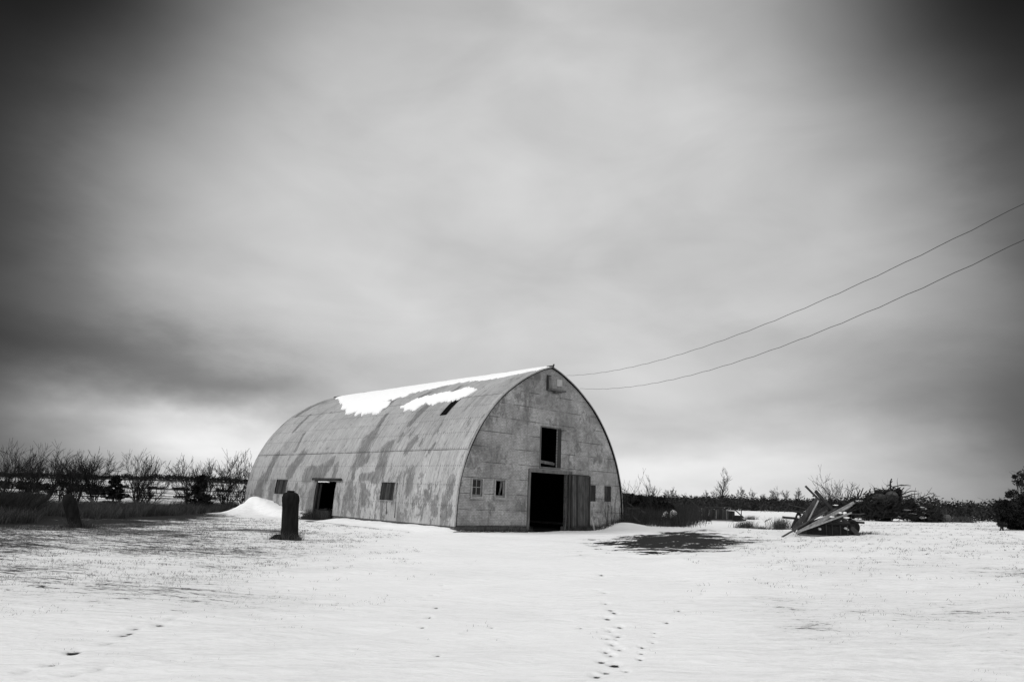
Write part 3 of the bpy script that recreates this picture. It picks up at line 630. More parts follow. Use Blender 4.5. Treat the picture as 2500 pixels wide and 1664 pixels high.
# front windows
def window(s0, s1, z0, z1, cross, open_=False):
    fr_ = MB(); e = 0.07
    for a in ((s0-e, s0, z0-e, z1+0.02), (s1, s1+e+0.02, z0-e, z1+0.02)): bbox(fr_, a[0], a[1], -0.05, 0.10, a[2], a[3])
    bbox(fr_, s0, s1, -0.05, 0.10, z0-e, z0); bbox(fr_, s0, s1, -0.035, 0.10, z1, z1+0.04)
    fo = fr_.build('window', M['gablefr'], barn)
    sh_ = MB()
    for q in ((s0+0.001, s0+0.05, z0+0.001, z1-0.001), (s1-0.07, s1-0.001, z0+0.001, z1-0.001)): bbox(sh_, q[0], q[1], 0.03, 0.075, q[2], q[3])
    bbox(sh_, s0+0.05, s1-0.07, 0.03, 0.075, z0+0.001, z0+0.09); bbox(sh_, s0+0.05, s1-0.07, 0.03, 0.075, z1-0.05, z1-0.001)
    if cross:
        mx = (s0+s1-0.02)/2; mz = (z0+z1)/2+0.02
        bbox(sh_, mx-0.017, mx+0.017, 0.032, 0.07, z0+0.09, z1-0.05); bbox(sh_, s0+0.05, mx-0.018, 0.032, 0.07, mz-0.017, mz+0.017); bbox(sh_, mx+0.018, s1-0.07, 0.032, 0.07, mz-0.017, mz+0.017)
    sh_.build('sash', M['sash'], fo)
    sill = MB(); bbox(sill, s0-e-0.03, s1+e+0.04, -0.09, -0.003, z0-e-0.045, z0-e-0.002); sill.build('sill', M['gablefr'], fo)
    if cross: boards_obj('pane', [bp(s0+0.04, 0.055, z0+0.08), bp(s1-0.06, 0.055, z0+0.08), bp(s1-0.06, 0.055, z1-0.04), bp(s0+0.04, 0.055, z1-0.04)], barn, M['glass'], 0.004).parent = fo
    if open_:
        k = MB(); k.beam(bp(s1-0.10, 0.10, z1-0.04), bp(s1-0.16, 0.2, z0+0.12), 0.10, 0.03, up=BWD); k.beam(bp(s1-0.2, 0.10, z1-0.04), bp(s1-0.12, 0.2, z0+0.10), 0.03, 0.03, up=BWD)
        k.build('hanging_sash', M['grey_wood'], barn).parent = fo
    return fo
M['gablefr'] = simple('pale_painted_trim', 0.2, 0.34, 7, 0.8)
window(0.93, 1.56, 1.66, 2.47, True); window(2.4, 3.02, 1.66, 2.48, False, True)
for s0, s1, z0, z1 in GH[5:]:
    wp = boards_obj('boarded_window', [bp(s0+0.002, 0.02, z0+0.002), bp(s1-0.002, 0.02, z0+0.002), bp(s1-0.002, 0.02, z1-0.002), bp(s0+0.002, 0.02, z1-0.002)], barn, M['shut'], 0.04)
# side openings
def side_pt(t_, z, off): return left_pt(np.array(t_), np.array(v_of(z)), off)
def side_panel(name, t0, t1, z0, z1, off, mat, parent, thick=0.03, rows=6):
    V_ = []; uv = []; F_ = []
    zz = np.linspace(z0, z1, rows+1)
    for z in zz:
        for t_ in (t1, t0):
            V_.append(side_pt(t_, z, off)); uv.append((t1-t_, z))
    n = len(V_)
    for z in zz:
        for t_ in (t1, t0):
            V_.append(side_pt(t_, z, off-thick)); uv.append((t1-t_, z))
    for k in range(rows):
        a = 2*k; F_ += [(a, a+1, a+3, a+2), (n+a+2, n+a+3, n+a+1, n+a), (a, a+2, n+a+2, n+a), (a+1, n+a+1, n+a+3, a+3)]
    F_ += [(0, n, n+1, 1), (2*rows, 2*rows+1, n+2*rows+1, n+2*rows)]
    return mesh_obj(name, to_local(np.array(V_), parent), F_, mat, parent, uv=np.array(uv))
for t0, t1, z0, z1 in HOLES[:2]:
    side_panel('boarded_window', t0+0.003, t1-0.003, z0+0.003, z1-0.003, -0.03, M['dark_boards'], barn)
    for z in (z0-0.03, z1+0.02): tr = MB(); tr.beam(side_pt(t0-0.03, z, 0.012), side_pt(t1+0.03, z, 0.012), 0.02, 0.04, up=BU); tr.build('window_trim', M['gablefr'], barn)
side_panel('roof_hatch', 3.325, 3.925, 5.725, 6.685, -0.045, M['black'], barn, 0.02)
sp_ = MB(); sp_.beam(side_pt(4.9, 2.16, 0.008), side_pt(4.75, 0.45, 0.008), 0.03, 0.035, up=BU, n=1); sp_.beam(side_pt(5.6, 1.26, 0.006), side_pt(5.52, 0.6, 0.006), 0.02, 0.03, up=BU)
sp_.build('open_seam', M['black'], barn)
rl = MB(); rl.tube([side_pt(13.55, 2.26, 0.13), side_pt(10.3, 2.26, 0.13)], 0.075, 10)
for t_ in (13.4, 12.0, 10.5): rl.beam(side_pt(t_, 2.26, 0.0), side_pt(t_, 2.26, 0.13), 0.05, 0.05)
rail = rl.build('door_rail', M['rust'], barn, True)
jb = MB(); jb.beam(side_pt(13.16, 0.3, -0.06), side_pt(13.16, 2.15, -0.06), 0.12, 0.12, up=BWD, n=1); jb.build('side_door_jamb', M['dark_wood'], barn)
jb = MB(); jb.beam(side_pt(10.97, 0.3, -0.05), side_pt(10.97, 2.15, -0.05), 0.06, 0.06, up=BWD); jb.build('side_door_jamb', M['dark_wood'], barn)
side_panel('side_door', 12.78, 13.04, 0.3, 2.12, -0.14, M['rubber'], barn)
sn = MB(); sn.beam(side_pt(12.95, 2.13, 0.03), side_pt(11.75, 2.13, 0.03), 0.09, 0.06, jit=0.006, n=10); tag(sn.build('snow_ledge', M['snow']), 'thin strip of snow caught under the rail above the side doorway', 'snow')
# ridge cap and finial, rake trim
rc = MB(); rc.tube([bp(BW/2, -0.12, 8.60), bp(BW/2, BL+0.08, 8.60)], 0.06, 8); rc.tube([bp(BW/2+0.02, -0.12, 8.62), bp(BW/2+0.02, -0.12, 8.71)], [0.03, 0.05], 8); rc.build('ridge_cap', M['rust'], barn)
rk = MB()
for side_ in (1, -1):
    vv = np.linspace(0.0, ATOT, 46); hw, z = arc_hz(vv); nh, nz = arc_n(vv)
    rk.tube([bp(BW/2-side_*(h+a*0.0), -0.06, zz+b_*0.0) for h, zz, a, b_ in zip(hw, z, nh, nz)], 0.035, 6)
rk.build('rake_trim', M['gablefr'], barn, True)
# things leaning at the doorway
pk_ = MB(); pk_.beam(bp(7.15, -0.25, 0.1), bp(7.42, -0.1, 0.85), 0.03, 0.04); tag(pk_.build('stick', M['grey_wood']), 'thin grey stick leaning on the right jamb of the front doorway', 'stick')
pk_ = MB(); pk_.beam(bp(9.42, -0.35, 0.12), bp(9.30, -0.2, 0.8), 0.15, 0.04, up=BWD, taper=0.5); tag(pk_.build('pale_board', M['pale_wood']), 'short pale board leaning against the bottom corner of the sliding door', 'board')
dbk = MB(); dbk.box(-0.32, 0.32, -0.2, 0.2, 0, 0.45, M=lambda x, y, z: tuple(bp(-0.15, 11.65, 0)+np.array([x*(1-0.1*z), y, z*0.95+0.1])))
tag(dbk.build('wooden_crate', M['dark_wood']), 'dark wooden crate standing in the side doorway', 'crate')

# ------------------------------------------------------------------ snow lying on the roof
def roof_snow(poly, label, seed, thick=0.06, step=0.05, over=False):
    pl = np.array(poly); t0, v0 = pl.min(0)-0.4; t1, v1 = pl.max(0)+0.4
    tt = np.arange(t0, t1, step); vv = np.arange(v0, v1 if over else min(v1, ATOT-0.02), step*0.8)
    T, V_ = np.meshgrid(tt, vv, indexing='ij')
    jag = (fbm(T*2.2+seed, V_*0.9+seed, 4, 0.6)-0.5)*0.9; jag2 = (fbm(T*1.5+9, V_*1.5+seed, 4, 0.6)-0.5)*0.5
    jag3 = (fbm(T*7+seed, V_*4+seed, 3, 0.7)-0.5)*0.22
    msk = poly_mask(T+jag2+jag3, V_+jag+jag3, [tuple(q) for q in poly], 0.11)
    ins = msk > 0.12; h = thick*np.clip((msk-0.12)/0.6, 0, 1)**0.6*(0.8+0.5*(fbm(T*0.8, V_*0.8+seed, 3)-0.3))+0.004
    vl = np.minimum(V_, 2*ATOT-V_); hw, z = arc_hz(np.clip(vl, 0, ATOT)); nh, nz = arc_n(np.clip(vl, 0, ATOT)); sg = np.where(V_ <= ATOT, 1, -1)
    hh = np.where(ins, h+0.03, -0.02); s_ = BW/2-sg*(hw+nh*hh); z = z+nz*hh
    P = np.stack([BC[0]+s_*BU[0]+T*BWD[0], BC[1]+s_*BU[1]+T*BWD[1], z], -1)
    a, b_ = T.shape; kf = ins[:-1, :-1] | ins[1:, :-1] | ins[:-1, 1:] | ins[1:, 1:]
    I, J = np.nonzero(kf); F = np.stack([I*b_+J, (I+1)*b_+J, (I+1)*b_+J+1, I*b_+J+1], -1)
    used = np.unique(F); rm = np.zeros(a*b_, int); rm[used] = np.arange(len(used))
    o = mesh_obj('snow_patch', P.reshape(-1, 3)[used], rm[F], M['snow'], None, True)
    flip_if(o, lambda c, n: n.z > 0)
    return tag(o, label, 'snow')
MAINP = [(21.67, 10.67), (19.47, 9.53), (17.41, 8.5), (16.42, 7.82), (15.35, 7.71), (14.51, 6.95), (13.86, 7.08), (12.81, 6.72), (11.61, 6.68), (10.77, 6.78), (10.5, 7.12), (10.8, 7.89), (11.98, 8.06), (11.15, 8.27), (10.0, 8.43), (9.72, 8.93), (8.86, 9.18), (7.52, 9.49), (6.78, 9.78), (5.47, 9.8), (3.59, 9.72), (2.48, 9.80), (1.68, 9.90), (1.04, 10.05), (0.42, 10.3), (0.2, 10.89), (0.2, 11.7), (21.7, 11.7)]
roof_snow(MAINP, 'long ragged snow cap along the ridge of the barn roof', 1, over=True)
P2 = [(8.59, 6.95), (8.03, 7.2), (7.96, 7.55), (7.19, 7.76), (6.35, 7.86), (5.62, 8.04), (4.93, 8.22), (4.23, 8.29), (3.6, 8.29), (3.05, 8.18), (3.1, 7.6), (3.31, 7.28), (3.71, 7.04), (4.11, 7.23), (4.62, 7.08), (5.39, 6.97), (6.47, 7.1), (6.82, 6.78), (7.71, 6.85), (8.26, 6.8)]
roof_snow(P2, 'smaller tapering snow patch on the roof slope just above the dark hatch', 5)

# ------------------------------------------------------------------ plants
def segs_mesh(name, S, mat, parent=None, k=3):
    """S: rows of p0(3) p1(3) r0 r1 -> one mesh of thin prisms"""
    S = np.asarray(S, float); p0 = S[:, :3]; p1 = S[:, 3:6]; d = p1-p0; L = np.linalg.norm(d, axis=1, keepdims=True); d = d/np.maximum(L, 1e-6)
    ref = np.where(np.abs(d[:, 2:3]) > 0.9, np.array([[1.0, 0, 0]]), np.array([[0, 0, 1.0]]))
    a = np.cross(d, ref); a /= np.linalg.norm(a, axis=1, keepdims=True); b_ = np.cross(d, a); n = len(S)
    V_ = np.zeros((n, 2*k, 3))
    for j in range(k):
        th_ = 2*math.pi*j/k; o = math.cos(th_)*a+math.sin(th_)*b_
        V_[:, j] = p0+o*S[:, 6:7]; V_[:, k+j] = p1+o*S[:, 7:8]
    base = (np.arange(n)*2*k)[:, None]
    F = np.concatenate([np.stack([base[:, 0]+j, base[:, 0]+(j+1) % k, base[:, 0]+k+(j+1) % k, base[:, 0]+k+j], -1) for j in range(k)])
    return mesh_obj(name, V_.reshape(-1, 3), F, mat, parent)
def grow(rnd, p, d, L, r, lev, out_, up=0.15, wig=0.22, kids=(4, 4, 3), shrink=0.62, ang=0.6, droop=0.0, rmin=0.004):
    n = max(2, int(4-lev*0.5)); pts = [p]; dd = d/np.linalg.norm(d); q = p.copy()
    rr = r
    for i in range(n):
        dd = dd+rnd.normal(0, wig, 3)+np.array([0, 0, up-droop*lev]); dd /= np.linalg.norm(dd)
        q2 = q+dd*L/n; r2 = max(rmin, r*(1-0.75*(i+1)/n)); out_.append((*q, *q2, rr, r2)); rr = r2
        if lev < len(kids):
            m_ = kids[lev]/n; cnt = int(m_)+(rnd.random() < m_-int(m_))
            if i == n-1: cnt += 1
            for _ in range(cnt):
                ax = rnd.normal(0, 1, 3); ax -= ax@dd*dd; ax /= np.linalg.norm(ax)
                nd_ = dd*math.cos(ang)+ax*math.sin(ang)*(0.7+0.6*rnd.random())
                f = rnd.random(); grow(rnd, q+(q2-q)*f, nd_, L*shrink*(0.6+0.6*rnd.random()), max(rmin, r2*0.8), lev+1, out_, up, wig, kids, shrink, ang, droop, rmin)
        q = q2
def bare_tree_segs(seed, H, trunk_r, stems=1, spread=0.25, kids=(5, 4, 3), rmin=0.006, up=0.12, ang=0.55, frac=0.7, clear=0.0, lean=(0, 0), wig=0.16):
    rnd = np.random.default_rng(seed); out_ = []; tr = []
    for k in range(stems):
        a = rnd.random()*6.283; sp__ = spread*(0.3+0.9*rnd.random())
        d = np.array([math.cos(a)*sp__+lean[0], math.sin(a)*sp__+lean[1], 1.0]); p = np.array([math.cos(a)*0.15*(stems > 1)*rnd.random(), math.sin(a)*0.15*(stems > 1), -0.1])
        if clear:
            q = p+d/np.linalg.norm(d)*H*clear; tr.append((*p, *q, trunk_r*1.25, trunk_r)); p = q
        grow(rnd, p, d, H*(frac-clear*0.5)*(0.75+0.35*rnd.random()), trunk_r*(0.7+0.5*rnd.random()), 0, out_, up, wig, kids, 0.62, ang, 0.0, rmin)
    S = np.array(out_); z = np.percentile(S[:, 5], 96); sc_ = H/z; S[:, :6] *= sc_
    T_ = np.array(tr) if tr else None
    if T_ is not None: T_[:, :6] *= sc_
    return T_, S
def leaf_cloud(n, centers, radii, size, rnd, flat=1.0, elong=1.6):
    """n small leaf quads spread inside ellipsoids"""
    centers = np.asarray(centers, float); radii = np.asarray(radii, float); k = rnd.integers(0, len(centers), n)
    d = rnd.normal(0, 1, (n, 3)); d /= np.linalg.norm(d, axis=1, keepdims=True); d *= (rnd.random((n, 1))**0.5)
    c = centers[k]+d*radii[k]; a = rnd.normal(0, 1, (n, 3)); a /= np.linalg.norm(a, axis=1, keepdims=True)
    b_ = np.cross(a, rnd.normal(0, 1, (n, 3))); b_ /= np.linalg.norm(b_, axis=1, keepdims=True); s_ = size*(0.5+rnd.random((n, 1)))
    V_ = np.stack([c-a*s_*elong, c-b_*s_*0.6, c+a*s_*elong, c+b_*s_*0.6], 1).reshape(-1, 3)
    return V_, np.arange(n*4).reshape(-1, 4)
def blades(xy, h, wd, rnd, lean=0.35, wind=(0.15, 0.0)):
    n = len(xy); z = ground_h(xy[:, 0], xy[:, 1], near=False)-0.02; a = rnd.random(n)*6.283
    dx_ = np.cos(a)*wd/2; dy_ = np.sin(a)*wd/2; l1 = rnd.normal(0, lean, n)*h+wind[0]*h; l2 = rnd.normal(0, lean, n)*h+wind[1]*h
    b0 = np.stack([xy[:, 0]-dx_, xy[:, 1]-dy_, z], -1); b1 = np.stack([xy[:, 0]+dx_, xy[:, 1]+dy_, z], -1)
    m0 = np.stack([xy[:, 0]+l1*0.35+dx_*0.7, xy[:, 1]+l2*0.35+dy_*0.7, z+h*0.55], -1); m1 = np.stack([xy[:, 0]+l1*0.35-dx_*0.7, xy[:, 1]+l2*0.35-dy_*0.7, z+h*0.55], -1)
    tp = np.stack([xy[:, 0]+l1, xy[:, 1]+l2, z+h], -1); tp2 = tp+np.stack([dx_*0.3, dy_*0.3, 0*z], -1)
    V_ = np.stack([b0, b1, m0, m1, tp, tp2], 1).reshape(-1, 3); i = np.arange(n)*6
    F = np.concatenate([np.stack([i, i+1, i+2, i+3], -1), np.stack([i+3, i+2, i+5, i+4], -1)])
    return V_, F
def stuff_blades(name, label, cat, xy, h, wd, mat, seed, **kw):
    V_, F = blades(xy, h, wd, np.random.default_rng(seed), **kw); o = mesh_obj(name, V_, F, mat); return tag(o, label, cat, kind='stuff')
def scatter(poly_px, n, rnd):             # random ground points inside a region given by its corners on the ground
    P = np.array([gpt(*p) for p in poly_px]); lo = P.min(0); hi = P.max(0); out_ = []
    while sum(len(q) for q in out_) < n:
        q = lo+(hi-lo)*rnd.random((n*2, 2)); out_.append(q[poly_mask(q[:, 0], q[:, 1], [tuple(a) for a in P], 0.02) > 0.5])
    return np.concatenate(out_)[:n]

# bare shrubs along the left hedge line ------------------------------------------------
def shrub_thing(name, label, cat, loc, segs, group=None, mat='bark', trunk=None):
    t_ = thing(name, label, cat, loc, 0, group)
    if trunk is not None: segs_mesh('trunk', trunk, M[mat], t_, 5)
    segs_mesh('branches', segs, M[mat], t_, 3)
    return t_
SHR = [  # photo column, top row, distance, stems, spread, what it looks like
    (12, 1100, 45, 8, 0.45, 'tall bare shrub with dense twigs at the far left edge of the hedge line'),
    (62, 1116, 46, 8, 0.6, 'bare shrub just left of the leaning stump, with a flat twiggy top'),
    (112, 1118, 44, 7, 0.7, 'wide bare shrub behind the grass left of the leaning stump'),
    (152, 1120, 46, 8, 0.6, 'bare shrub directly behind the leaning stump'),
    (192, 1122, 44, 9, 0.7, 'thick bare shrub just right of the leaning stump'),
    (240, 1124, 46, 7, 0.6, 'bare shrub reaching over the left side of the first evergreen'),
    (345, 1119, 45, 8, 0.75, 'broad vase shaped bare shrub standing alone right of the first evergreen'),
    (372, 1150, 47, 5, 0.9, 'low sprawling bare shrub with branches leaning right'),
    (470, 1139, 44, 7, 0.8, 'bare shrub with branches sweeping left of the second evergreen'),
    (505, 1142, 45, 6, 0.6, 'bare shrub growing through the second evergreen'),
    (556, 1126, 46, 7, 0.5, 'bare shrub with many upright stems close to the barn drift'),
    (596, 1124, 52, 7, 0.5, 'bare shrub half hidden behind the far corner of the barn'),
]
for i, (px, ty, Y, ns, sp__, lab) in enumerate(SHR):
    Y += 5; b0 = on(px, Y); H_ = top_z(px, ty, Y)-b0[2]
    _, S = bare_tree_segs(100+i, H_, 0.045, ns, sp__, (5, 4, 3), 0.0085, 0.12, 0.48, 0.8, lean=(0.1, 0), wig=0.12)
    shrub_thing('bare_shrub', lab, 'shrub', b0, S, 'bare shrubs in the hedge line left of the barn')
# young evergreens with a thin leader
def evergreen(px, ty, Y, wpx, lab, seed):
    rnd = np.random.default_rng(seed); Y += 4; b0 = on(px, Y); H_ = top_z(px, ty, Y)-b0[2]; R_ = wpx/FPX*Y/2
    t_ = thing('evergreen_tree', lab, 'tree', b0, 0, 'small dark evergreens in the hedge line')
    segs_mesh('trunk', [(0, 0, -0.1, 0.03, 0, H_*0.8, 0.07, 0.03), (0.03, 0, H_*0.8, 0.05, 0, H_, 0.03, 0.012), (0.05, 0, H_*0.93, 0.22, 0, H_*0.97, 0.01, 0.006), (0.04, 0, H_*0.92, -0.16, 0, H_*0.96, 0.01, 0.006)], M['bark'], t_, 5)
    cs = []; rs = []
    for k in range(95):
        f = rnd.random()**0.9; z = H_*(0.08+0.74*f); rr = R_*1.15*(1-f*0.82)*(0.15+0.95*rnd.random()**0.7); a = rnd.random()*6.283
        cs.append((math.cos(a)*rr, math.sin(a)*rr, z)); rs.append((0.24*(1.1-f*0.6), 0.24*(1.1-f*0.6), 0.09))
    V_, F = leaf_cloud(5200, cs, rs, 0.045, rnd, elong=2.0); mesh_obj('crown', V_, F, M['needles'], t_)
evergreen(283, 1146, 44, 62, 'dark evergreen with a thin spire, left of the lone vase shaped shrub', 5)
evergreen(489, 1142, 43, 56, 'dark evergreen with a clump at its tip, nearer the barn', 6)

rn = np.random.default_rng(3)
q = scatter([(-160, 1284), (88, 1280), (96, 1268), (210, 1265), (240, 1267), (330, 1261), (579, 1248), (575, 1240), (300, 1240), (-160, 1236)], 60000, rn)
f_ = fbm(q[:, 0]*0.35, q[:, 1]*0.35, 3); q = q[rn.random(len(q)) < sstep(f_, 0.25, 0.5)]
stuff_blades('tall_grass', 'band of tall dry grass in front of the bare shrubs at left', 'grass', q, 0.22+0.38*rn.random(len(q))*(0.6+fbm(q[:, 0]*0.5, q[:, 1]*0.5, 3)), 0.018, M['dry_grass'], 4)
q = scatter([(-160, 1272), (80, 1270), (95, 1255), (95, 1240), (-160, 1232)], 20000, rn)
stuff_blades('tall_grass', 'taller dark weeds at the far left behind the leaning stump', 'grass', q, 0.65+0.4*rn.random(len(q)), 0.022, M['leaves'], 5)

# far hedgerows, built as leafy masses
def hedge(name, label, px0, px1, Y, h, n, seed, thick=2.5, mat='leaves', size=0.12, rough=0.5, cat='hedge', gaps=0):
    rnd = np.random.default_rng(seed); m_ = max(8, int(abs(px1-px0)/4)); cs = []; rs = []
    for k in range(m_):
        if gaps and fbm(np.array([k*0.16+seed*2.7]), np.array([1.5]), 4)[0] < gaps: continue
        px = px0+(px1-px0)*(k+0.5)/m_; b0 = on(px, Y+rnd.normal(0, thick*0.3)); wd = abs(px1-px0)/m_/FPX*Y
        hh = h*(1-rough*0.5+rough*(fbm(np.array([k*0.35+seed]), np.array([0.5]), 3)[0]))*(0.85+0.3*rnd.random())
        cs.append((b0[0], b0[1], b0[2]+hh*0.45)); rs.append((wd*0.9, thick/2, hh*0.55))
    V_, F = leaf_cloud(n, cs, rs, size, rnd); return tag(mesh_obj(name, V_, F, M[mat]), label, cat, kind='stuff')
hedge('hedgerow', 'dark hedgerow across the snowy field behind the left shrubs', -170, 290, 105, 0.95, 4000, 31, 4, 'needles', 0.13, gaps=0.47)
hedge('treeline', 'far dark treeline along the crest of the left hill', -200, 620, 720, 4.2, 9000, 32, 15, 'needles', 0.6, 1.7, cat='treeline')
hedge('field_weeds', 'thin dark line of weeds between the two fields at left', -150, 600, 88, 0.35, 3000, 33, 1.5, 'leaves', 0.08, gaps=0.52)
hedge('field_weeds', 'dark line of brush along the upper field at left', -150, 620, 190, 0.7, 3000, 34, 3, 'leaves', 0.2, gaps=0.52)
# right-hand belt of brush along the field edge
hedge('brush_belt', 'low dark belt of brush across the far field right of the barn', 1515, 2010, 112, 2.0, 26000, 35, 16, 'leaves', 0.12, 0.7, cat='brush')
hedge('brush_belt', 'thick dark belt of weeds running behind the brush pile to the right edge', 2000, 2720, 75, 1.95, 26000, 36, 9, 'leaves', 0.10, 0.6, cat='brush')
hedge('treeline', 'distant pale hedge behind the small bare trees', 1500, 2600, 420, 4.5, 12000, 37, 10, 'far_bark', 0.5, 0.8, cat='treeline')
q = scatter([(1850, 1252), (2450, 1262), (2450, 1259), (2200, 1256), (1850, 1246)], 16000, rn)
stuff_blades('weeds', 'fringe of dry weeds along the foot of the far brush belt', 'grass', q, 0.5+0.7*rn.random(len(q)), 0.03, M['dry_grass'], 8)
# seed heads standing above the belt at right
q = scatter([(2290, 1262), (2470, 1268), (2470, 1262), (2290, 1258)], 500, rn)
S = []
for x, y in q[:260]:
    z = gz(x, y); h_ = 1.5+1.1*rn.random(); dx_ = rn.normal(0, 0.15); S.append((x, y, z, x+dx_, y, z+h_, 0.012, 0.008)); S.append((x+dx_, y, z+h_-0.08, x+dx_*1.1, y, z+h_+0.08, 0.035, 0.03))
tag(segs_mesh('weed_stalks', S, M['leaves']), 'tall weed stalks with seed heads above the right-hand belt', 'weeds', kind='stuff')

# small bare trees on the right horizon
FT = [(1623, 1198, 120, 0, 'squat bare tree behind the brush beside the barn'), (1643, 1195, 125, 1, 'crooked bare tree second from the barn'), (1674, 1206, 240, 2, 'tiny bare tree on the horizon left of the slanting pole'),
      (1697, 1210, 260, 0, 'smallest bare tree over the slanting pole'), (1724, 1201, 230, 1, 'bare tree leaning left on the horizon beyond the low wagon'), (1748, 1199, 250, 2, 'slim bare tree touching the tall one on its left'),
      (1790, 1216, 260, 0, 'low bare tree at the foot of the tall one'), (1809, 1194, 250, 1, 'round bare tree first to the right of the tall one'), (1835, 1199, 250, 2, 'bare tree second to the right of the tall one'),
      (1868, 1207, 280, 0, 'faint thin bare tree midway along the right horizon'), (1884, 1206, 290, 1, 'faint bare tree just left of a fuller one'), (1897, 1196, 260, 2, 'fuller bare tree with forked trunk on the right horizon'),
      (1919, 1199, 280, 0, 'pale slim bare tree between two fuller ones'), (1946, 1197, 250, 1, 'fan shaped bare tree nearest the plank pile'), (1850, 1214, 300, 2, 'stubby bare tree low between larger ones')]
protos = []
for k in range(3):
    T_, S = bare_tree_segs(300+k, 9.0, 0.17, 1, 0.12, (7, 5, 4), 0.045, 0.10, 0.66, 0.85, clear=0.2, wig=0.09); protos.append((T_, S))
pm = [None]*3
for i, (px, ty, Y, k, lab) in enumerate(FT):
    b0 = on(px, Y); H_ = top_z(px, ty, Y)-b0[2]; t_ = thing('bare_tree', lab, 'tree', b0, RNG.random()*6, 'small bare trees on the right horizon')
    if pm[k] is None:
        a = segs_mesh('trunk', protos[k][0], M['far_bark'], t_, 5); b_ = segs_mesh('crown', protos[k][1], M['far_bark'], t_, 3); pm[k] = (a, b_)
    else:
        for src in pm[k]:
            c = src.copy(); COL.objects.link(c); c.parent = t_
    t_.scale = (H_/9, H_/9, H_/9)
# the tall one
b0 = on(1764, 150); T_, S = bare_tree_segs(9, top_z(1764, 1153, 150)-b0[2], 0.17, 1, 0.05, (10, 5, 3), 0.022, 0.12, 0.6, 0.85, clear=0.14, wig=0.07)
t_ = thing('bare_tree', 'tallest bare tree with upswept branches on the right horizon', 'tree', b0); segs_mesh('trunk', T_, M['bark'], t_, 6); segs_mesh('crown', S, M['bark'], t_, 3)
# shrub seen behind the plank pile
b0 = on(2028, 62); H_ = top_z(2028, 1176, 62)-b0[2]; _, S = bare_tree_segs(77, H_, 0.045, 6, 0.7, (4, 4, 2), 0.010, 0.12, 0.5, 0.8)
shrub_thing('bare_shrub', 'bare spreading shrub rising behind the plank pile', 'shrub', b0, S)

def leafy(name, lab, cat, blobs, Y, n, size, mat, seed, stems=5, thick=None):
    """blobs: (px, py, rx_px, ry_px) clumps of a bush at distance Y"""
    rnd = np.random.default_rng(seed); px0 = np.mean([q[0] for q in blobs]); b0 = on(px0, Y); t_ = thing(name, lab, cat, b0)
    cs = []; rs = []
    for px, py, rx, ry in blobs:
        c = at(px, py, Y+rnd.normal(0, 0.5))-b0; r_ = rx/FPX*Y
        cs.append(c); rs.append((r_, thick or r_*0.9, ry/FPX*Y))
    V_, F = leaf_cloud(n, cs, rs, size, rnd); mesh_obj('foliage', V_, F, M[mat], t_)
    S = []
    for c in cs:
        a = rnd.random()*6.28; S.append((0.2*math.cos(a), 0.2*math.sin(a), -0.1, c[0]*0.9, c[1]*0.9, max(0.3, c[2]), 0.05, 0.015))
        for _ in range(14): e = np.array(c)+rnd.normal(0, 0.6, 3)*np.array(rs[len(S) % len(rs)]); S.append((*c, *e, 0.012, 0.006))
    segs_mesh('stems', S, M['bark'], t_, 3); return t_
# dark mass behind the barn's right corner
leafy('juniper', 'dense dark evergreen mass behind the right corner of the barn', 'bush', [(1512, 1226, 30, 25), (1540, 1225, 18, 20), (1566, 1229, 20, 20), (1590, 1229, 16, 18), (1612, 1233, 16, 20), (1632, 1242, 12, 14), (1560, 1250, 50, 22), (1500, 1250, 30, 30), (1620, 1252, 20, 16)], 60, 15000, 0.10, 'needles', 41, thick=1.6)
_, S = bare_tree_segs(55, top_z(1595, 1182, 58)-on(1595, 58)[2], 0.035, 4, 0.5, (4, 3, 2), 0.009, 0.12, 0.5, 0.8); shrub_thing('bare_shrub', 'thin bare shrub standing above the evergreen mass', 'shrub', on(1598, 58), S)
_, S = bare_tree_segs(56, top_z(1530, 1182, 52)-on(1530, 52)[2], 0.03, 4, 0.9, (3, 3, 1), 0.007, 0.12, 0.5, 0.8); shrub_thing('bare_shrub', 'sparse bare shrub with long twigs right beside the barn corner', 'shrub', on(1530, 52), S)
rn = np.random.default_rng(8)
q = scatter([(1520, 1286), (1600, 1284), (1660, 1288), (1700, 1276), (1712, 1262), (1700, 1252), (1630, 1252), (1500, 1252)], 26000, rn)
f_ = fbm(q[:, 0]*0.6, q[:, 1]*0.6, 3); q = q+rn.normal(0, 0.5, q.shape); q = q[rn.random(len(q)) < sstep(f_, 0.25, 0.5)]
stuff_blades('tall_grass', 'thicket of tall dry grass and brush right of the barn', 'grass', q, 0.35+0.95*rn.random(len(q))*(0.1+1.5*fbm(q[:, 0]*0.6, q[:, 1]*0.6, 3)), 0.02, M['leaves'], 9)
# right edge: leafy tree over dark bushes
leafy('bush', 'large dark bush filling the right edge of the field', 'bush', [(2500, 1250, 45, 34), (2470, 1255, 32, 26), (2540, 1250, 50, 40), (2490, 1275, 38, 18), (2455, 1240, 26, 18), (2530, 1225, 34, 22)], 42, 26000, 0.075, 'needles', 42)
leafy('small_tree', 'small leafy tree rising from the bush at the right edge', 'tree', [(2496, 1160, 14, 12), (2486, 1178, 12, 10), (2504, 1185, 16, 14), (2470, 1202, 13, 10), (2490, 1208, 20, 12), (2512, 1150, 14, 14), (2520, 1175, 20, 20), (2478, 1163, 6, 5), (2462, 1208, 8, 7)], 43, 1500, 0.05, 'leaves', 43)
leafy('bush', 'small loose bush at the left foot of the right-edge bush', 'bush', [(2440, 1268, 9, 8), (2446, 1280, 10, 8), (2436, 1262, 7, 5)], 41, 900, 0.05, 'leaves', 44)

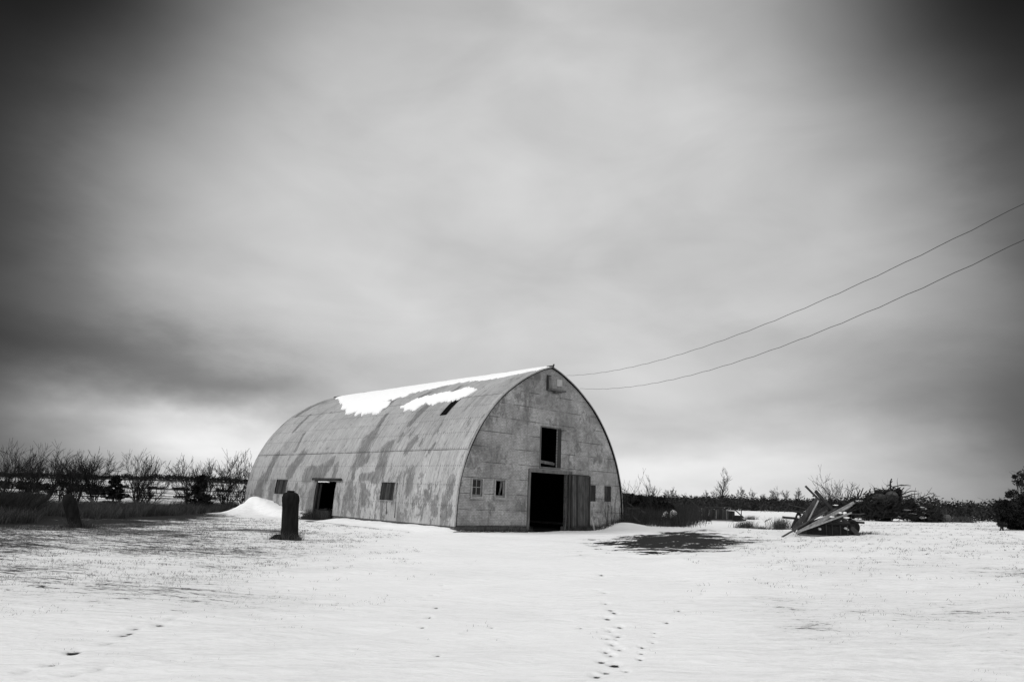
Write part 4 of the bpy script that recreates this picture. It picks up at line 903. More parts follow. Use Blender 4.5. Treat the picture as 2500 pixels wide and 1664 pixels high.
# ------------------------------------------------------------------ stumps
def lathe_stump(name, lab, base, H_, R_, lean, seed, cap=True, prof=None):
    rnd = np.random.default_rng(seed); t_ = thing(name, lab, 'stump', base)
    prof = prof or [(0.0, 1.22), (0.05, 1.12), (0.15, 1.03), (0.35, 1.0), (0.6, 0.97), (0.72, 0.98), (0.78, 1.04), (0.86, 1.02), (0.91, 0.93), (0.94, 0.8), (0.955, 0.66), (0.965, 0.46)]
    k = 40; V_ = []; F_ = []
    for i, (h, r) in enumerate(prof):
        for j in range(k):
            a = 2*math.pi*j/k; nz_ = 1+0.10*(fbm(np.array([math.cos(a)*1.3+seed]), np.array([math.sin(a)*1.3+h*2]), 3)[0]-0.5)+0.05*(rnd.random()-0.5)
            V_.append((math.cos(a)*R_*r*nz_+lean[0]*h*H_, math.sin(a)*R_*r*nz_+lean[1]*h*H_, h*H_*1.0-(0.15 if i == 0 else 0)))
    n = len(prof)
    for i in range(n-1):
        for j in range(k): F_.append((i*k+j, i*k+(j+1) % k, (i+1)*k+(j+1) % k, (i+1)*k+j))
    F_.append(tuple((n-1)*k+j for j in range(k)))
    mesh_obj('trunk', V_, F_, M['stump'], t_, True)
    if cap:
        c = MB(); z0 = H_*0.955; c.tube([(lean[0]*H_, lean[1]*H_, z0-0.02), (lean[0]*H_, lean[1]*H_, H_)], [R_*0.47, R_*0.44], 20)
        mesh_obj('cap', c.v, c.f, M['stump'], t_)
    return t_
b1 = gpos(706, 1319); lathe_stump('tree_stump', 'upright dark stump with rounded shoulders and flat cap, before the barn side', b1, (1319-1206.5)/FPX*b1[1]*1.0, 0.275, (-0.07, 0), 3)
b2 = gpos(184, 1289); lathe_stump('tree_stump', 'leaning dark stump at left near the hedge line', b2, 75/FPX*b2[1], 0.21, (-0.44, 0.05), 4, cap=False,
    prof=[(0, 1.15), (0.1, 1.05), (0.3, 1.02), (0.55, 1.08), (0.72, 1.1), (0.85, 1.0), (0.93, 0.85), (0.98, 0.6), (1.0, 0.3)])
rn = np.random.default_rng(12)
for (bx, lab) in ((b1, 'dry grass tuft round the foot of the capped stump'), (b2, 'dry grass tuft round the foot of the leaning stump')):
    n = 900; a = rn.random(n)*6.283; rr = 0.25+np.abs(rn.normal(0, 0.13, n)); xy = np.stack([bx[0]+np.cos(a)*rr*1.15-(0.08 if bx is b1 else -0.15), bx[1]+np.sin(a)*rr*0.8-0.1], -1)
    stuff_blades('grass_tuft', lab, 'grass', xy, 0.08+0.28*rn.random(n)**2, 0.010, M['dry_grass'], 13, lean=0.5)
# mound of soil under the first stump
mm = MB(); k = 30; V_ = [(b1[0]-0.03, b1[1]-0.05, b1[2]+0.22)]
for i, (r, h) in enumerate(((0.33, 0.15), (0.44, 0.04), (0.55, -0.06))):
    for j in range(k):
        a = 2*math.pi*j/k; q = r*(1+0.25*(fbm(np.array([math.cos(a)*2+3.0]), np.array([math.sin(a)*2]), 3)[0]-0.5)*2); V_.append((b1[0]-0.10+math.cos(a)*q*1.1, b1[1]-0.05+math.sin(a)*q*0.8, b1[2]+h))
F_ = [(0, 1+j, 1+(j+1) % k) for j in range(k)]
for i in range(2):
    for j in range(k): F_.append((1+i*k+j, 1+(i+1)*k+j, 1+(i+1)*k+(j+1) % k, 1+i*k+(j+1) % k))
tag(mesh_obj('soil_mound', V_, F_, M['stump'], None, True), 'low dark mound of bare soil at the foot of the capped stump', 'mound')

# ------------------------------------------------------------------ grass poking through the foreground snow
rn = np.random.default_rng(21)
def thin_grass(n, label, region, hmin, hmax, seed, cl=1.0, wd=0.006):
    cand = scatter(region, n, rn); r1 = cand[:, 0]*0.73+cand[:, 1]*0.68; r2 = cand[:, 1]*0.73-cand[:, 0]*0.68; bb = bare_amt(cand[:, 0], cand[:, 1])+0.9*(fbm(r1*0.9, r2*2.2, 5, 0.6)-0.57)
    k = rn.random(n) < np.clip((bb-0.06)*cl, 0, 1); c = cand[k]; per = 7
    xy = np.repeat(c, per, 0)+rn.normal(0, 0.05, (len(c)*per, 2)); h = hmin+(hmax-hmin)*rn.random(len(xy))**2
    w_ = wd*np.clip(np.hypot(xy[:, 0], xy[:, 1])/10, 0.5, 3.0); h = h*np.clip(np.hypot(xy[:, 0], xy[:, 1])/16, 0.45, 1.0)
    stuff_blades('grass_blades', label, 'grass', xy, h, w_, M['tuft'], seed, lean=0.5)
thin_grass(45000, 'short dry grass poking through the snow on the left side of the yard', [(-200, 1300), (600, 1262), (1000, 1300), (1060, 1400), (900, 1664), (-200, 1664)], 0.012, 0.075, 22, 1.2)
thin_grass(11000, 'sparse dry grass poking through the snow on the right side of the yard', [(1700, 1340), (2600, 1310), (2600, 1664), (1500, 1664), (1620, 1450)], 0.012, 0.08, 23, 0.9)
thin_grass(7000, 'grass showing through the thin snow beyond the yard at right', [(1850, 1290), (2430, 1272), (2600, 1310), (2600, 1345), (1700, 1345), (1800, 1300)], 0.03, 0.10, 24, 1.3)
q = np.array([gpt(*p) for p in ((1160, 1370), (1130, 1540), (1150, 1525), (1170, 1522), (1192, 1522), (1190, 1530), (1050, 1560), (1205, 1555), (1455, 1560), (1452, 1545), (1330, 1350), (1250, 1580), (530, 1450), (525, 1458), (585, 1470), (650, 1455), (612, 1452), (1385, 1350), (1560, 1530), (860, 1415))])
q = np.repeat(q, 3, 0)+rn.normal(0, 0.05, (len(q)*3, 2)); stuff_blades('grass_stalks', 'few single dry stalks standing in the open snow', 'grass', q, 0.02+0.06*rn.random(len(q))**2, 0.007, M['tuft'], 25, lean=0.3)
# tufts around the buildings
q = np.array([bp(s_, -0.12-abs(rn.normal(0, 0.12)), 0)[:2] for s_ in np.concatenate([rn.uniform(0, 4.8, 900), rn.uniform(7.6, 9.5, 1500), rn.uniform(9.5, 12.3, 700)])])
stuff_blades('grass_tufts', 'ragged dry grass along the foot of the front wall', 'grass', q, 0.06+0.3*rn.random(len(q))**1.5, 0.012, M['dry_grass'], 26, lean=0.4)
q = np.array([bp(-0.35+rn.normal(0, 0.15), t_, 0)[:2] for t_ in rn.uniform(10.9, 13.4, 1300)])
stuff_blades('grass_tufts', 'clump of dry weeds on the sill of the side doorway', 'grass', q, 0.15+0.5*rn.random(len(q)), 0.014, M['dry_grass'], 27, lean=0.4)
# tufts in the yard right of the dark patch
for (px, py, n, hh, lab) in ((1820, 1288, 700, 0.5, 'upright grass clump in the snow left of the plank pile'), (1860, 1290, 300, 0.25, 'low flattened grass right of the upright clump'), (1905, 1290, 700, 0.75, 'tall grass at the left foot of the plank pile'), (1832, 1268, 350, 0.4, 'grass tuft at the right end of the low wagon'), (2115, 1306, 260, 0.2, 'short grass at the right foot of the plank pile'), (1640, 1285, 900, 0.45, 'grass clump behind the bare dark patch')):
    c = gpt(px, py); a = rn.normal(0, 1, (n, 2))*np.array([0.28 if n < 800 else 0.6, 0.25]); stuff_blades('grass_clump', lab, 'grass', np.array(c)+a, hh*(0.3+0.7*rn.random(n)), 0.014, M['dry_grass'], 28, lean=0.3)
# drooping weed with hanging leaves
b0 = gpos(1868, 1283); t_ = thing('weed', 'single drooping weed with hanging leaves in the snow left of the plank pile', 'weed', b0)
S = [(0, 0, 0, 0.05, 0, 0.3, 0.012, 0.01), (0.05, 0, 0.3, 0.25, 0, 0.48, 0.01, 0.008), (0.25, 0, 0.48, 0.45, 0, 0.52, 0.008, 0.006), (0.05, 0, 0.3, 0.08, 0, 0.42, 0.01, 0.006)]
segs_mesh('stem', S, M['leaves'], t_, 4)
V_ = []; F_ = []
for i, x in enumerate((0.06, 0.12, 0.2, 0.27, 0.34, 0.41)):
    z = 0.36+0.16*min(1, x*3); n = len(V_); V_ += [(x, 0, z), (x-0.07, 0.02, z-0.1), (x-0.13, 0, z-0.16), (x-0.04, -0.02, z-0.09)]; F_.append((n, n+1, n+2, n+3))
mesh_obj('leaves', V_, F_, M['leaves'], t_)
# climbing stems on the right end of the front wall
rnd = np.random.default_rng(61); S = []
for k in range(9):
    p = bp(10.6+1.6*rnd.random(), -0.1, 0.1)-bp(11.4, -0.1, 0.1); p = np.array(p); q2 = p.copy()
    for i in range(9):
        nq = q2+BU*rnd.normal(0.02, 0.09)+np.array([0, 0, 0.24+0.1*rnd.random()])-BWD*0.01; S.append((*q2, *nq, 0.018*(1-i/11), 0.018*(1-(i+1)/11)))
        if rnd.random() < 0.5: e = nq+BU*rnd.normal(0, 0.25)+np.array([0, 0, 0.25]); S.append((*nq, *e, 0.008, 0.004))
        q2 = nq
t_ = thing('climbing_shrub', 'leafless climbing stems on the right end of the front wall', 'shrub', bp(11.4, -0.1, 0.1)); segs_mesh('stems', S, M['grey_bark'] if 'grey_bark' in M else M['bark'], t_, 4)

# ------------------------------------------------------------------ overhead wires and their pole
def wire(P0, P1, sag, label):
    pts = []
    for k in range(61):
        t = k/60; p = np.array(P0)+(np.array(P1)-np.array(P0))*t; p[2] -= 4*sag*t*(1-t); p[2] += 0.012*math.sin(k*2.1); pts.append(p)
    mb = MB(); mb.tube(pts, 0.0075, 6); tag(mb.build('overhead_wire', M['wire'], None, True), label, 'wire', 'wires from the pole to the barn')
wire((3.0318432, 38.17539312, 8.26912357), (11.25554386, 12.0, 8.42249215), 1.0, 'upper overhead wire running from the barn peak to the right')
from_s = lambda s_, z: bp(s_, 0, z)
w2 = None
r_ = ray(1280+485/3.565, 880+242/3.564); n_ = BWD; tq = ((BC-np.array([0, 0, EYE]))@n_)/(r_@n_); w2 = np.array([0, 0, EYE])+tq*r_
wire(w2, (11.14172863, 12.0, 7.64902748), 1.1, 'lower overhead wire running from the barn roof edge to the right')
pz = gz(11.4, 12.1); t_ = thing('utility_pole', 'wooden utility pole beyond the right edge carrying both barn wires', 'pole', (11.4, 12.1, pz))
mb = MB(); mb.tube([(0, 0, -0.3), (0, 0, 4.5), (0, 0, 9.0-pz)], [0.15, 0.13, 0.10], 12); mesh_obj('pole', mb.v, mb.f, M['dark_wood'], t_, True)
for z in (8.42, 7.65): mb = MB(); mb.tube([(-0.12, 0, z-pz), (-0.26, -0.05, z-pz)], [0.04, 0.03], 8); mesh_obj('insulator', mb.v, mb.f, M['pale_metal'], t_, True)

# ------------------------------------------------------------------ pile of planks
def z6(x, y): return 1900+x/9.225, 1160+y/9.225
PL = [  # from, to (survey pixels at 9.2x), distance of each end, width, thickness, material, label
    ((615, 240), (1010, 640), 32.4, 32.0, 0.12, 0.12, 'dark_wood', 'dark square beam sticking up highest at the left of the plank pile'),
    ((835, 350), (1290, 850), 31.6, 31.8, 0.21, 0.08, 'dark_wood', 'wide dark beam sticking up just right of the highest one'),
    ((885, 540), (330, 1250), 31.4, 30.9, 0.27, 0.03, 'mid_wood', 'broad dark grey board leaning left under the raised beams'),
    ((905, 560), (655, 1060), 31.15, 31.0, 0.08, 0.03, 'pale_wood', 'narrow grey lath standing on edge beside the broad board'),
    ((1105, 790), (85, 1385), 31.0, 30.2, 0.09, 0.06, 'mid_wood', 'long thin plank whose tip touches the snow furthest left'),
    ((1700, 610), (400, 1300), 31.3, 30.3, 0.15, 0.05, 'pale_wood', 'longest pale plank slanting from top right to bottom left of the pile'),
    ((1655, 665), (760, 1150), 31.1, 30.45, 0.10, 0.05, 'pale_wood', 'pale plank lying against the longest one'),
    ((1650, 840), (490, 1255), 30.6, 30.1, 0.09, 0.05, 'pale_wood', 'pale plank edged with snow, lowest of the three slanting ones'),
    ((90, 940), (520, 975), 31.8, 31.6, 0.13, 0.09, 'dark_wood', 'short dark beam end poking out to the left of the pile'),
    ((1560, 1040), (1950, 1062), 31.4, 31.2, 0.13, 0.08, 'dark_wood', 'dark beam end poking out to the right of the pile'),
    ((1400, 920), (1820, 1345), 31.2, 30.5, 0.24, 0.10, 'dark_wood', 'thick dark beam propped down to the right corner of the pile'),
    ((215, 650), (610, 745), 32.6, 32.3, 0.06, 0.05, 'dark_wood', 'thin dark stick pointing left behind the broad board'),
    ((300, 790), (620, 860), 32.2, 32.0, 0.12, 0.12, 'dark_wood', 'blackened log end stacked above the left beam end'),
    ((470, 1330), (1300, 1385), 30.2, 30.3, 0.1, 0.04, 'grey_wood', 'flat board lying in the snow along the front of the pile'),
    ((1200, 700), (900, 900), 31.9, 31.7, 0.10, 0.06, 'dark_wood', 'short dark board end in the middle of the pile'),
    ((1560, 1100), (1240, 760), 31.9, 31.8, 0.14, 0.08, 'dark_wood', 'dark beam crossing behind the pale planks'),
    ((700, 1000), (1150, 700), 32.4, 32.6, 0.30, 0.06, 'dark_wood', 'broad black board filling the gap behind the narrow lath'),
    ((560, 1150), (1350, 900), 32.3, 32.5, 0.34, 0.06, 'dark_wood', 'broad black board low behind the slanting planks'),
    ((820, 760), (1400, 820), 32.8, 32.6, 0.26, 0.06, 'dark_wood', 'black board lying level behind the wide raised beam'),
    ((600, 1130), (840, 700), 32.9, 33.1, 0.42, 0.06, 'dark_wood', 'broad black board standing behind the narrow lath'),
    ((1080, 1080), (1560, 900), 32.6, 32.7, 0.30, 0.06, 'dark_wood', 'black board closing the gap under the right end of the pale planks'),
    ((330, 1200), (480, 850), 32.0, 32.2, 0.30, 0.06, 'dark_wood', 'black board standing behind the left beam end'),
    ((1250, 1060), (1730, 1080), 32.0, 31.6, 0.20, 0.2, 'dark_wood', 'blackened log lying over the wheel at the right of the pile'),
    ((650, 1180), (1500, 830), 31.6, 31.9, 0.16, 0.05, 'grey_wood', 'grey plank tucked behind the longest pale plank'),
]
for a, b_, ya, yb, wd, th_, mt, lab in PL:
    A = at(*z6(*a), ya+3.2); B = at(*z6(*b_), yb+3.2); wd *= 0.78; mb = MB(); mb.beam(A, B, th_, wd, up=(0, 0.15, 1), jit=0.004, n=5)
    tag(mb.build('plank', M[mt]), lab, 'plank', 'planks and beams in the scrap pile')
rq = np.random.default_rng(88)
for k in range(14):                         # loose sticks jumbled through the heap
    x, y = 480+rq.random()*1100, 780+rq.random()*450; L = 180+rq.random()*330; a = rq.choice([-0.5, -0.35, 0.8, 2.6, 0.1])+rq.normal(0, 0.2); Y = 34.6+rq.random()*1.0
    A = at(*z6(x, y), Y); B = at(*z6(x+L*math.cos(a), y+L*math.sin(a)*(1 if y < 1000 else -0.5)), Y+rq.normal(0, 0.3)); mb = MB(); mb.beam(A, B, 0.04, 0.05+0.06*rq.random(), up=(0, 0.15, 1), jit=0.01, n=4, taper=0.7)
    tag(mb.build('stick', M['dark_wood' if k % 3 else 'mid_wood']), 'one of the dark splintered sticks jumbled inside the plank pile', 'stick', 'sticks jumbled inside the plank pile')
# body under the planks: an upturned box body with wheels
pb = gpos(*z6(1030, 1385)); t_ = thing('trailer_box', 'dark upturned trailer box buried under the planks', 'trailer', pb)
mb = MB(); x0 = at(*z6(520, 1340), 34.6)[0]; x1 = at(*z6(1640, 1340), 34.6)[0]
mb.beam((x0-pb[0], 0.9, 0.22), (x1-pb[0], 0.9, 0.22), 1.1, 0.62, jit=0.0, n=1); mb.beam((x0-pb[0]+0.1, 0.32, 0.56), (x1-pb[0]-0.1, 0.32, 0.56), 0.08, 0.08)
mesh_obj('box', mb.v, mb.f, M['rubber'], t_)
for xx in (0.38, 0.5, 0.66, 0.8, 0.93):
    mb = MB(); X = x0+(x1-x0)*xx-pb[0]; mb.beam((X, 0.31, -0.05), (X, 0.31, 0.55), 0.05, 0.04, up=(0, 1, 0)); mesh_obj('stake', mb.v, mb.f, M['dark_wood'], t_)
def ring_tyre(name, lab, px, py, Y, R_, r, par):
    c = at(px, py, Y)-np.array(par.location); V_ = []; F_ = []; n, k = 28, 8
    for i in range(n):
        a = 2*math.pi*i/n
        for j in range(k): b_2 = 2*math.pi*j/k; q = R_-r+r*math.cos(b_2); V_.append((c[0]+q*math.cos(a), c[1]+r*1.1*math.sin(b_2), c[2]+q*math.sin(a)))
    for i in range(n):
        for j in range(k): F_.append((i*k+j, ((i+1) % n)*k+j, ((i+1) % n)*k+(j+1) % k, i*k+(j+1) % k))
    o = mesh_obj(name, V_, F_, M['rubber'], par, True)
    mb = MB(); mb.tube([c+np.array([0, -0.03, 0]), c+np.array([0, 0.03, 0])], (R_-r)*0.8, 20); mesh_obj('rim', mb.v, mb.f, M['rust'], o)
ring_tyre('wheel', None, *z6(1665, 1165), 34.3, 0.36, 0.10, par=t_)
for (x, y), lab in (((940, 1205), 'small pale knot of ice hanging under the planks, left one'), ((1525, 1192), 'pale round hub glinting beside the propped beam'), ((1575, 1222), 'smaller pale hub below the round one')):
    c = at(*z6(x, y), 33.75); mb = MB(); mb.tube([c+np.array([0, -0.03, 0]), c+np.array([0, 0.1, 0])], [0.05 if x != 1575 else 0.03]*2, 12); tag(mb.build('metal_hub', M['pale_metal']), lab, 'hub')
def snow_lump(px, py, Y, rx, rz, lab, seed, ry=None):
    c = at(px, py, Y); rnd = np.random.default_rng(seed); V_ = []; F_ = []; n, k = 14, 28
    for i in range(n+1):
        f = math.pi*i/n
        for j in range(k):
            a = 2*math.pi*j/k; w_ = 1+1.3*(fbm(np.array([math.cos(a)*2.2+seed*3.1+math.sin(f)*2]), np.array([math.sin(a)*2.2+math.cos(f)*3]), 4, 0.7)[0]-0.55)
            V_.append((c[0]+rx*w_*math.sin(f)*math.cos(a), c[1]+(ry or rx*0.7)*w_*math.sin(f)*math.sin(a), c[2]+rz*w_*math.cos(f)))
    for i in range(n):
        for j in range(k): F_.append((i*k+j, i*k+(j+1) % k, (i+1)*k+(j+1) % k, (i+1)*k+j))
    tag(mesh_obj('snow_clump', V_, F_, M['snow'], None, True), lab, 'snow')
for i, (x, y, rx, rz, lab) in enumerate([(965, 1050, 0.06, 0.035, 'small snow clump resting on the lowest slanting plank, near its middle'), (1505, 850, 0.09, 0.06, 'snow clump at the upper end of the lowest slanting plank'), (1400, 842, 0.09, 0.035, 'flat snow clump just left of the upper snow clump on the planks'),
        (1215, 935, 0.12, 0.04, 'snow wedge lying between the two lower slanting planks'), (1290, 668, 0.12, 0.02, 'thin snow line high on the middle of the plank pile'), (1540, 950, 0.12, 0.045, 'snow lying behind the right end of the planks'), (455, 930, 0.05, 0.06, 'snow speck on the left beam end')]):
    snow_lump(*z6(x, y), 33.85, rx, rz, lab, i+3)

# ------------------------------------------------------------------ brush pile further right
def z7b(x, y): return 2060+x/8.414, 1150+y/8.413
YB = 60.0
bb0 = on(2165, YB); rnd = np.random.default_rng(71); t_ = thing('brush_pile', 'big heap of cut branches and roots behind the plank pile', 'brush pile', bb0)
cs = []; rs = []
for k in range(60):
    px = 2066+rnd.random()*222; e = 1-((px-2170)/124)**2; topy = 1266-(e*66+rnd.random()*8); py = topy+rnd.random()*(1266-topy); c = at(px, py, YB+rnd.normal(0, 0.7))-bb0; cs.append(c); rs.append((0.55, 0.6, 0.35))
cs = np.array(cs); cs[:, 2] = np.maximum(cs[:, 2], 0.1)
V_, F = leaf_cloud(15000, cs, rs, 0.07, rnd, elong=2.2); mesh_obj('twig_mass', V_, F, M['needles'], t_)
S = []
for k in range(520):
    c = cs[rnd.integers(len(cs))]+rnd.normal(0, 0.3, 3); d = np.array([rnd.normal(0, 1.0)+0.3*np.sign(c[0]), rnd.normal(0, 0.5), abs(rnd.normal(0.1, 0.5))]); d /= np.linalg.norm(d); q = c.copy(); L = 0.5+rnd.random()*1.0; r = 0.012+0.03*rnd.random()**2
    if q[2] < 0: continue
    for i in range(4):
        d = d+rnd.normal(0, 0.15, 3)+np.array([0, 0, -0.04]); d /= np.linalg.norm(d); nq = q+d*L/4; S.append((*q, *nq, r*(1-i*0.2), r*(0.8-i*0.2))); q = nq
def br_px(pts, r, Y=YB-0.6):
    P = [at(*z7b(*p), Y)-bb0 for p in pts]
    for i, (a, b_) in enumerate(zip(P[:-1], P[1:])): S.append((*a, *b_, r*(1-i/len(P)*0.6), r*(1-(i+1)/len(P)*0.6)))
br_px([(1000, 320), (1100, 300), (1180, 275), (1250, 282), (1380, 295)], 0.045)
br_px([(1200, 470), (1300, 430), (1400, 400), (1500, 405)], 0.045); br_px([(1250, 520), (1400, 470), (1560, 455)], 0.04)
br_px([(960, 480), (960, 300), (955, 220), (985, 150)], 0.09)
for p in [((960, 260), (880, 310)), ((960, 290), (1040, 340)), ((960, 330), (860, 400)), ((960, 240), (1000, 200)), ((955, 350), (1060, 420)), ((950, 380), (760, 440)), ((940, 440), (640, 340)), ((850, 390), (780, 330))]: br_px(p, 0.04)
for p in [((280, 540), (330, 380)), ((330, 520), (400, 340)), ((300, 560), (270, 460)), ((500, 480), (550, 350)), ((590, 520), (660, 380), (740, 440)), ((640, 440), (620, 330)), ((400, 480), (480, 400)), ((1120, 380), (1160, 330)), ((1180, 400), (1240, 330)), ((1560, 560), (1640, 510)), ((1650, 560), (1700, 530)), ((1760, 570), (1790, 540))]: br_px(p, 0.05)
for k in range(420):                       # loose twigs on the near face, over the stones and the snow
    px = 2085+rnd.random()*200; py = 1205+rnd.random()*62; c = at(px, py, YB-1.6-0.3*rnd.random())-bb0
    if c[2] < 0.05: continue
    d = np.array([rnd.normal(0, 1), 0.2*rnd.normal(), rnd.normal(0, 0.6)]); d /= np.linalg.norm(d); L = 0.3+0.7*rnd.random(); m_ = c+d*L/2+np.array([0, 0, 0.08*rnd.normal()]); e = c+d*L
    S.append((*c, *m_, 0.022, 0.018)); S.append((*m_, *e, 0.018, 0.01))
segs_mesh('branches', S, M['bark'], t_, 4)
def boulder(px, py, Y, r, lab, seed, mat='stone', sq=(1, 1, 1), name='boulder', cat='boulder'):
    c = at(px, py, Y); V_ = []; F_ = []; n, k = 12, 22
    for i in range(n+1):
        f = math.pi*i/n
        for j in range(k):
            a = 2*math.pi*j/k; w_ = 1+0.16*(fbm(np.array([math.cos(a)*math.sin(f)*1.5+seed]), np.array([math.sin(a)*math.sin(f)*1.5+math.cos(f)*1.5+9]), 3)[0]-0.5)
            V_.append((r*sq[0]*w_*math.sin(f)*math.cos(a), r*sq[1]*w_*math.sin(f)*math.sin(a), r*sq[2]*w_*math.cos(f)+r*sq[2]))
    for i in range(n):
        for j in range(k): F_.append((i*k+j, i*k+(j+1) % k, (i+1)*k+(j+1) % k, (i+1)*k+j))
    o = mesh_obj(name, V_, F_, M[mat], None, True); o.location = (c[0], c[1], c[2]-r*sq[2]); return tag(o, lab, cat)
boulder(*z7b(985, 520), YB-1.0, 0.5, 'big round boulder on top of the brush heap', 1, sq=(1, 1, 0.9))
boulder(*z7b(740, 530), YB-0.9, 0.42, 'lower pale boulder left of the big round one on the heap', 2, sq=(1.2, 1, 0.7))
boulder(*z7b(1420, 945), YB-1.3, 0.3, 'small dark boulder in the snow at the right foot of the brush heap', 3, 'stump', (1.1, 1, 0.95))
boulder(*z7b(1530, 830), YB-0.6, 0.4, 'dark rounded lump half covered with snow on the right slope of the heap', 4, 'stump', (1.2, 1, 0.6))
boulder(*z7b(1240, 890), YB-1.1, 0.3, 'dark clod between two snow patches at the foot of the heap', 5, 'stump', (1.4, 1, 0.7))
for i, (x, y, rx, rz) in enumerate([(1120, 925, 0.4, 0.10), (1220, 650, 0.16, 0.11), (1340, 632, 0.4, 0.05), (1420, 615, 0.2, 0.1), (1500, 670, 0.25, 0.12), (1560, 735, 0.4, 0.06), (1640, 770, 0.2, 0.12), (1300, 790, 0.45, 0.08), (1400, 870, 0.4, 0.06), (1620, 850, 0.3, 0.1), (1620, 950, 0.3, 0.13), (650, 535, 0.2, 0.08), (310, 605, 0.35, 0.1), (1480, 785, 0.25, 0.08)]):
    nm = ['wide snow lump at the foot of the brush heap', 'snow lump just right of the big boulder', 'thin snow streak right of the boulder', 'small snow lump near the top right of the heap', 'snow lump on the right shoulder of the heap', 'long snow streak on the right slope of the heap', 'snow clump low on the right shoulder', 'snow streak above the dark clod', 'snow streak over the small dark boulder', 'snow patch beside the dark rounded lump', 'tall snow patch at the right foot of the heap', 'snow cap beside the lower pale boulder', 'snow cap at the left top of the brush heap', 'faint snow clump in the middle of the right slope'][i]
    snow_lump(*z7b(x, y), YB-0.75, rx*0.85, rz*0.75, nm, 20+i, ry=0.25)
# fallen tank / log at right of the heap, with grass
c0 = at(2288, 1261, 60); c1 = at(2320, 1259, 60); gzt = gz(c0[0], 60); t_ = thing('metal_tank', 'dull cylindrical tank lying in the grass right of the brush heap', 'tank', (c0[0], 60, gzt))
mb = MB(); L = c1[0]-c0[0]; mb.tube([(-0.2, 0, 0.3), (0, 0, 0.3), (L*0.9, 0.1, 0.3), (L*0.98, 0.1, 0.3), (L, 0.1, 0.3)], [0.33, 0.34, 0.34, 0.29, 0.14], 24); mesh_obj('shell', mb.v, mb.f, M['tank'], t_, True)
rn = np.random.default_rng(14)
for (px, n, sx, hh, lab) in ((2262, 1800, 0.55, 1.3, 'tall weeds between the brush heap and the tank'), (2338, 900, 0.6, 0.55, 'low weeds right of the fallen tank')):
    c = on(px, 60.5); stuff_blades('weeds', lab, 'grass', np.stack([c[0]+rn.normal(0, sx, n), 60.3+rn.normal(0, 0.5, n)], -1), hh*(0.3+0.7*rn.random(n)), 0.03, M['dry_grass'], 15)

# ------------------------------------------------------------------ low wagon frame and scrap between barn and pile
def z4(x, y): return 1480+x/4.531, 1120+y/4.531
YW = 55.0
wb = on(1762, YW); t_ = thing('farm_wagon', 'low collapsed farm wagon with arched top rails beyond the dark patch', 'wagon', wb)
def wp_(x, y, Y=YW): return at(*z4(x, y), Y)-wb
mb = MB(); TOPL = [(1045, 570), (1120, 532), (1370, 532), (1440, 575), (1525, 650)]
for Yo in (YW-0.5, YW+0.9):
    P = [wp_(x, y, Yo) for x, y in TOPL]
    for a, b_ in zip(P[:-1], P[1:]): mb.beam(a, b_, 0.07, 0.07)
for x, y in TOPL[:4]: mb.beam(wp_(x, y, YW-0.5), wp_(x, y, YW+0.9), 0.05, 0.05)
mesh_obj('top_rail', mb.v, mb.f, M['dark_wood'], t_)
for i, (x0_, x1_, yt) in enumerate(((1070, 1137, 562), (1140, 1217, 556), (1220, 1332, 556), (1335, 1422, 575), (1425, 1512, 625))):
    bl, br_, tr_, tl = wp_(x0_, 672), wp_(x1_, 672), wp_(x1_, yt), wp_(x0_, yt-5); o_ = np.array(wb)
    boards_obj('side_panel', [bl, br_, tr_, tl], None, M['dark_boards'], 0.05).parent = t_
mb = MB(); mb.beam(wp_(1060, 668, YW+0.2), wp_(1520, 672, YW+0.2), 1.2, 0.1); mesh_obj('bed', mb.v, mb.f, M['dark_wood'], t_)
for x, y0 in ((1345, 560), (1495, 545), (1065, 590)): mb = MB(); mb.beam(wp_(x, 675, YW-0.55), wp_(x, y0, YW-0.55), 0.05, 0.06, up=(0, 1, 0)); mesh_obj('stake', mb.v, mb.f, M['dark_wood'], t_)
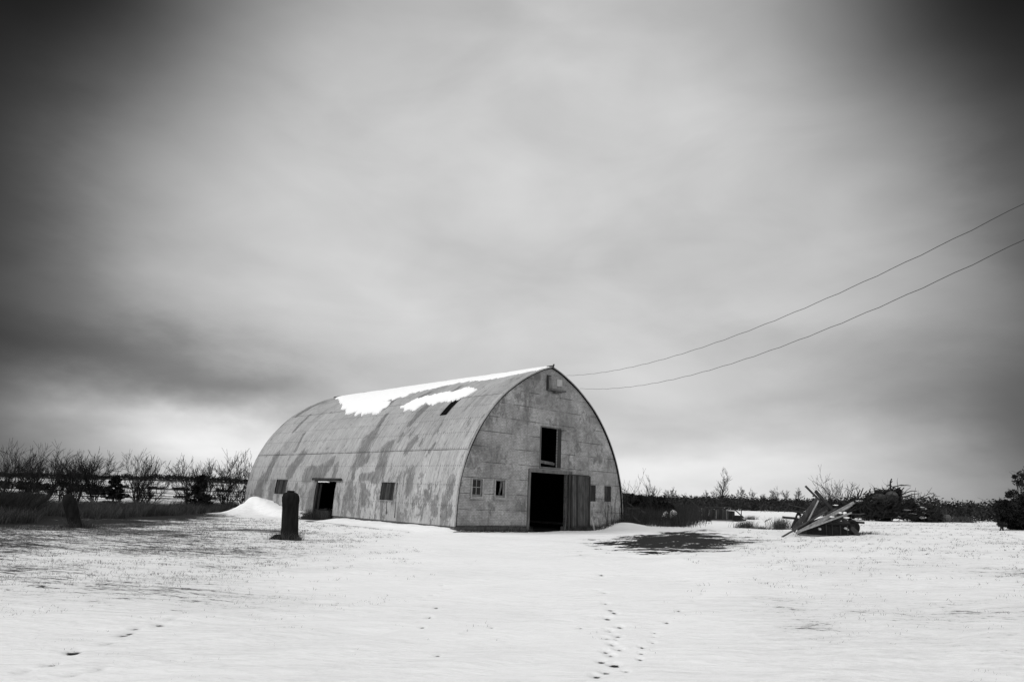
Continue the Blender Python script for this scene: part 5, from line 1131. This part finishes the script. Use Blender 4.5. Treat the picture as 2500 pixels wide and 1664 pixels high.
for xx in (1130, 1440):
    c = wp_(xx, 660, YW-0.62); mb = MB(); mb.tube([c+np.array([0, 0, 0.0]), c+np.array([0, 0.1, 0])], 0.22, 18); mesh_obj('wheel', mb.v, mb.f, M['rubber'], t_)
mb = MB(); mb.beam(at(*z4(920, 445), 55.4), at(*z4(1055, 565), 55.2), 0.05, 0.09); tag(mb.build('pole', M['dark_wood']), 'slanting pole resting on the left end of the low wagon', 'pole')
c = at(*z4(935, 560), 54.8); V_ = []; mb = MB(); n = 22; mb.tube([c+np.array([0.26*math.cos(2*math.pi*i/n), 0.02, 0.24*math.sin(2*math.pi*i/n)]) for i in range(n+1)], 0.018, 5, caps=False); 
tag(mb.build('iron_hoop', M['rust']), 'thin iron hoop standing in the grass left of the low wagon', 'hoop')
snow_lump(1644, 1264, 55.0, 0.34, 0.5, 'rounded snow heap showing between the brush right of the barn', 91, 0.6)
snow_lump(1627, 1266, 55.4, 0.3, 0.5, 'smaller snow heap beside the rounded one', 92, 0.5)
for i, (a, b_, Y, wd, lab) in enumerate([((175, 545), (370, 545), 43, 0.11, 'horizontal dark rail beside the barn corner'), ((355, 545), (430, 600), 43, 0.08, 'dark rail sloping down at the end of the horizontal one'), ((180, 610), (300, 620), 42.6, 0.08, 'lower dark rail beside the barn corner'), ((285, 625), (375, 700), 42.5, 0.08, 'dark pole slanting into the grass beside the barn'), ((230, 480), (300, 530), 43.2, 0.06, 'short dark stick above the horizontal rail')]):
    mb = MB(); mb.beam(at(*z4(*a), Y), at(*z4(*b_), Y-0.2), 0.07, wd); tag(mb.build('old_rail', M['dark_wood']), lab, 'rail', 'broken fence rails beside the barn')
# fallen poles among the left shrubs
for a, b_, lab in (((213, 1213), (245, 1239), 'dark fallen pole slanting among the bare shrubs at left'),):
    mb = MB(); mb.beam(at(*a, 40), at(*b_, 39), 0.08, 0.1); tag(mb.build('pole', M['dark_wood']), lab, 'pole')
print('objects', len(bpy.data.objects), 'polys', sum(len(m_.polygons) for m_ in bpy.data.meshes))
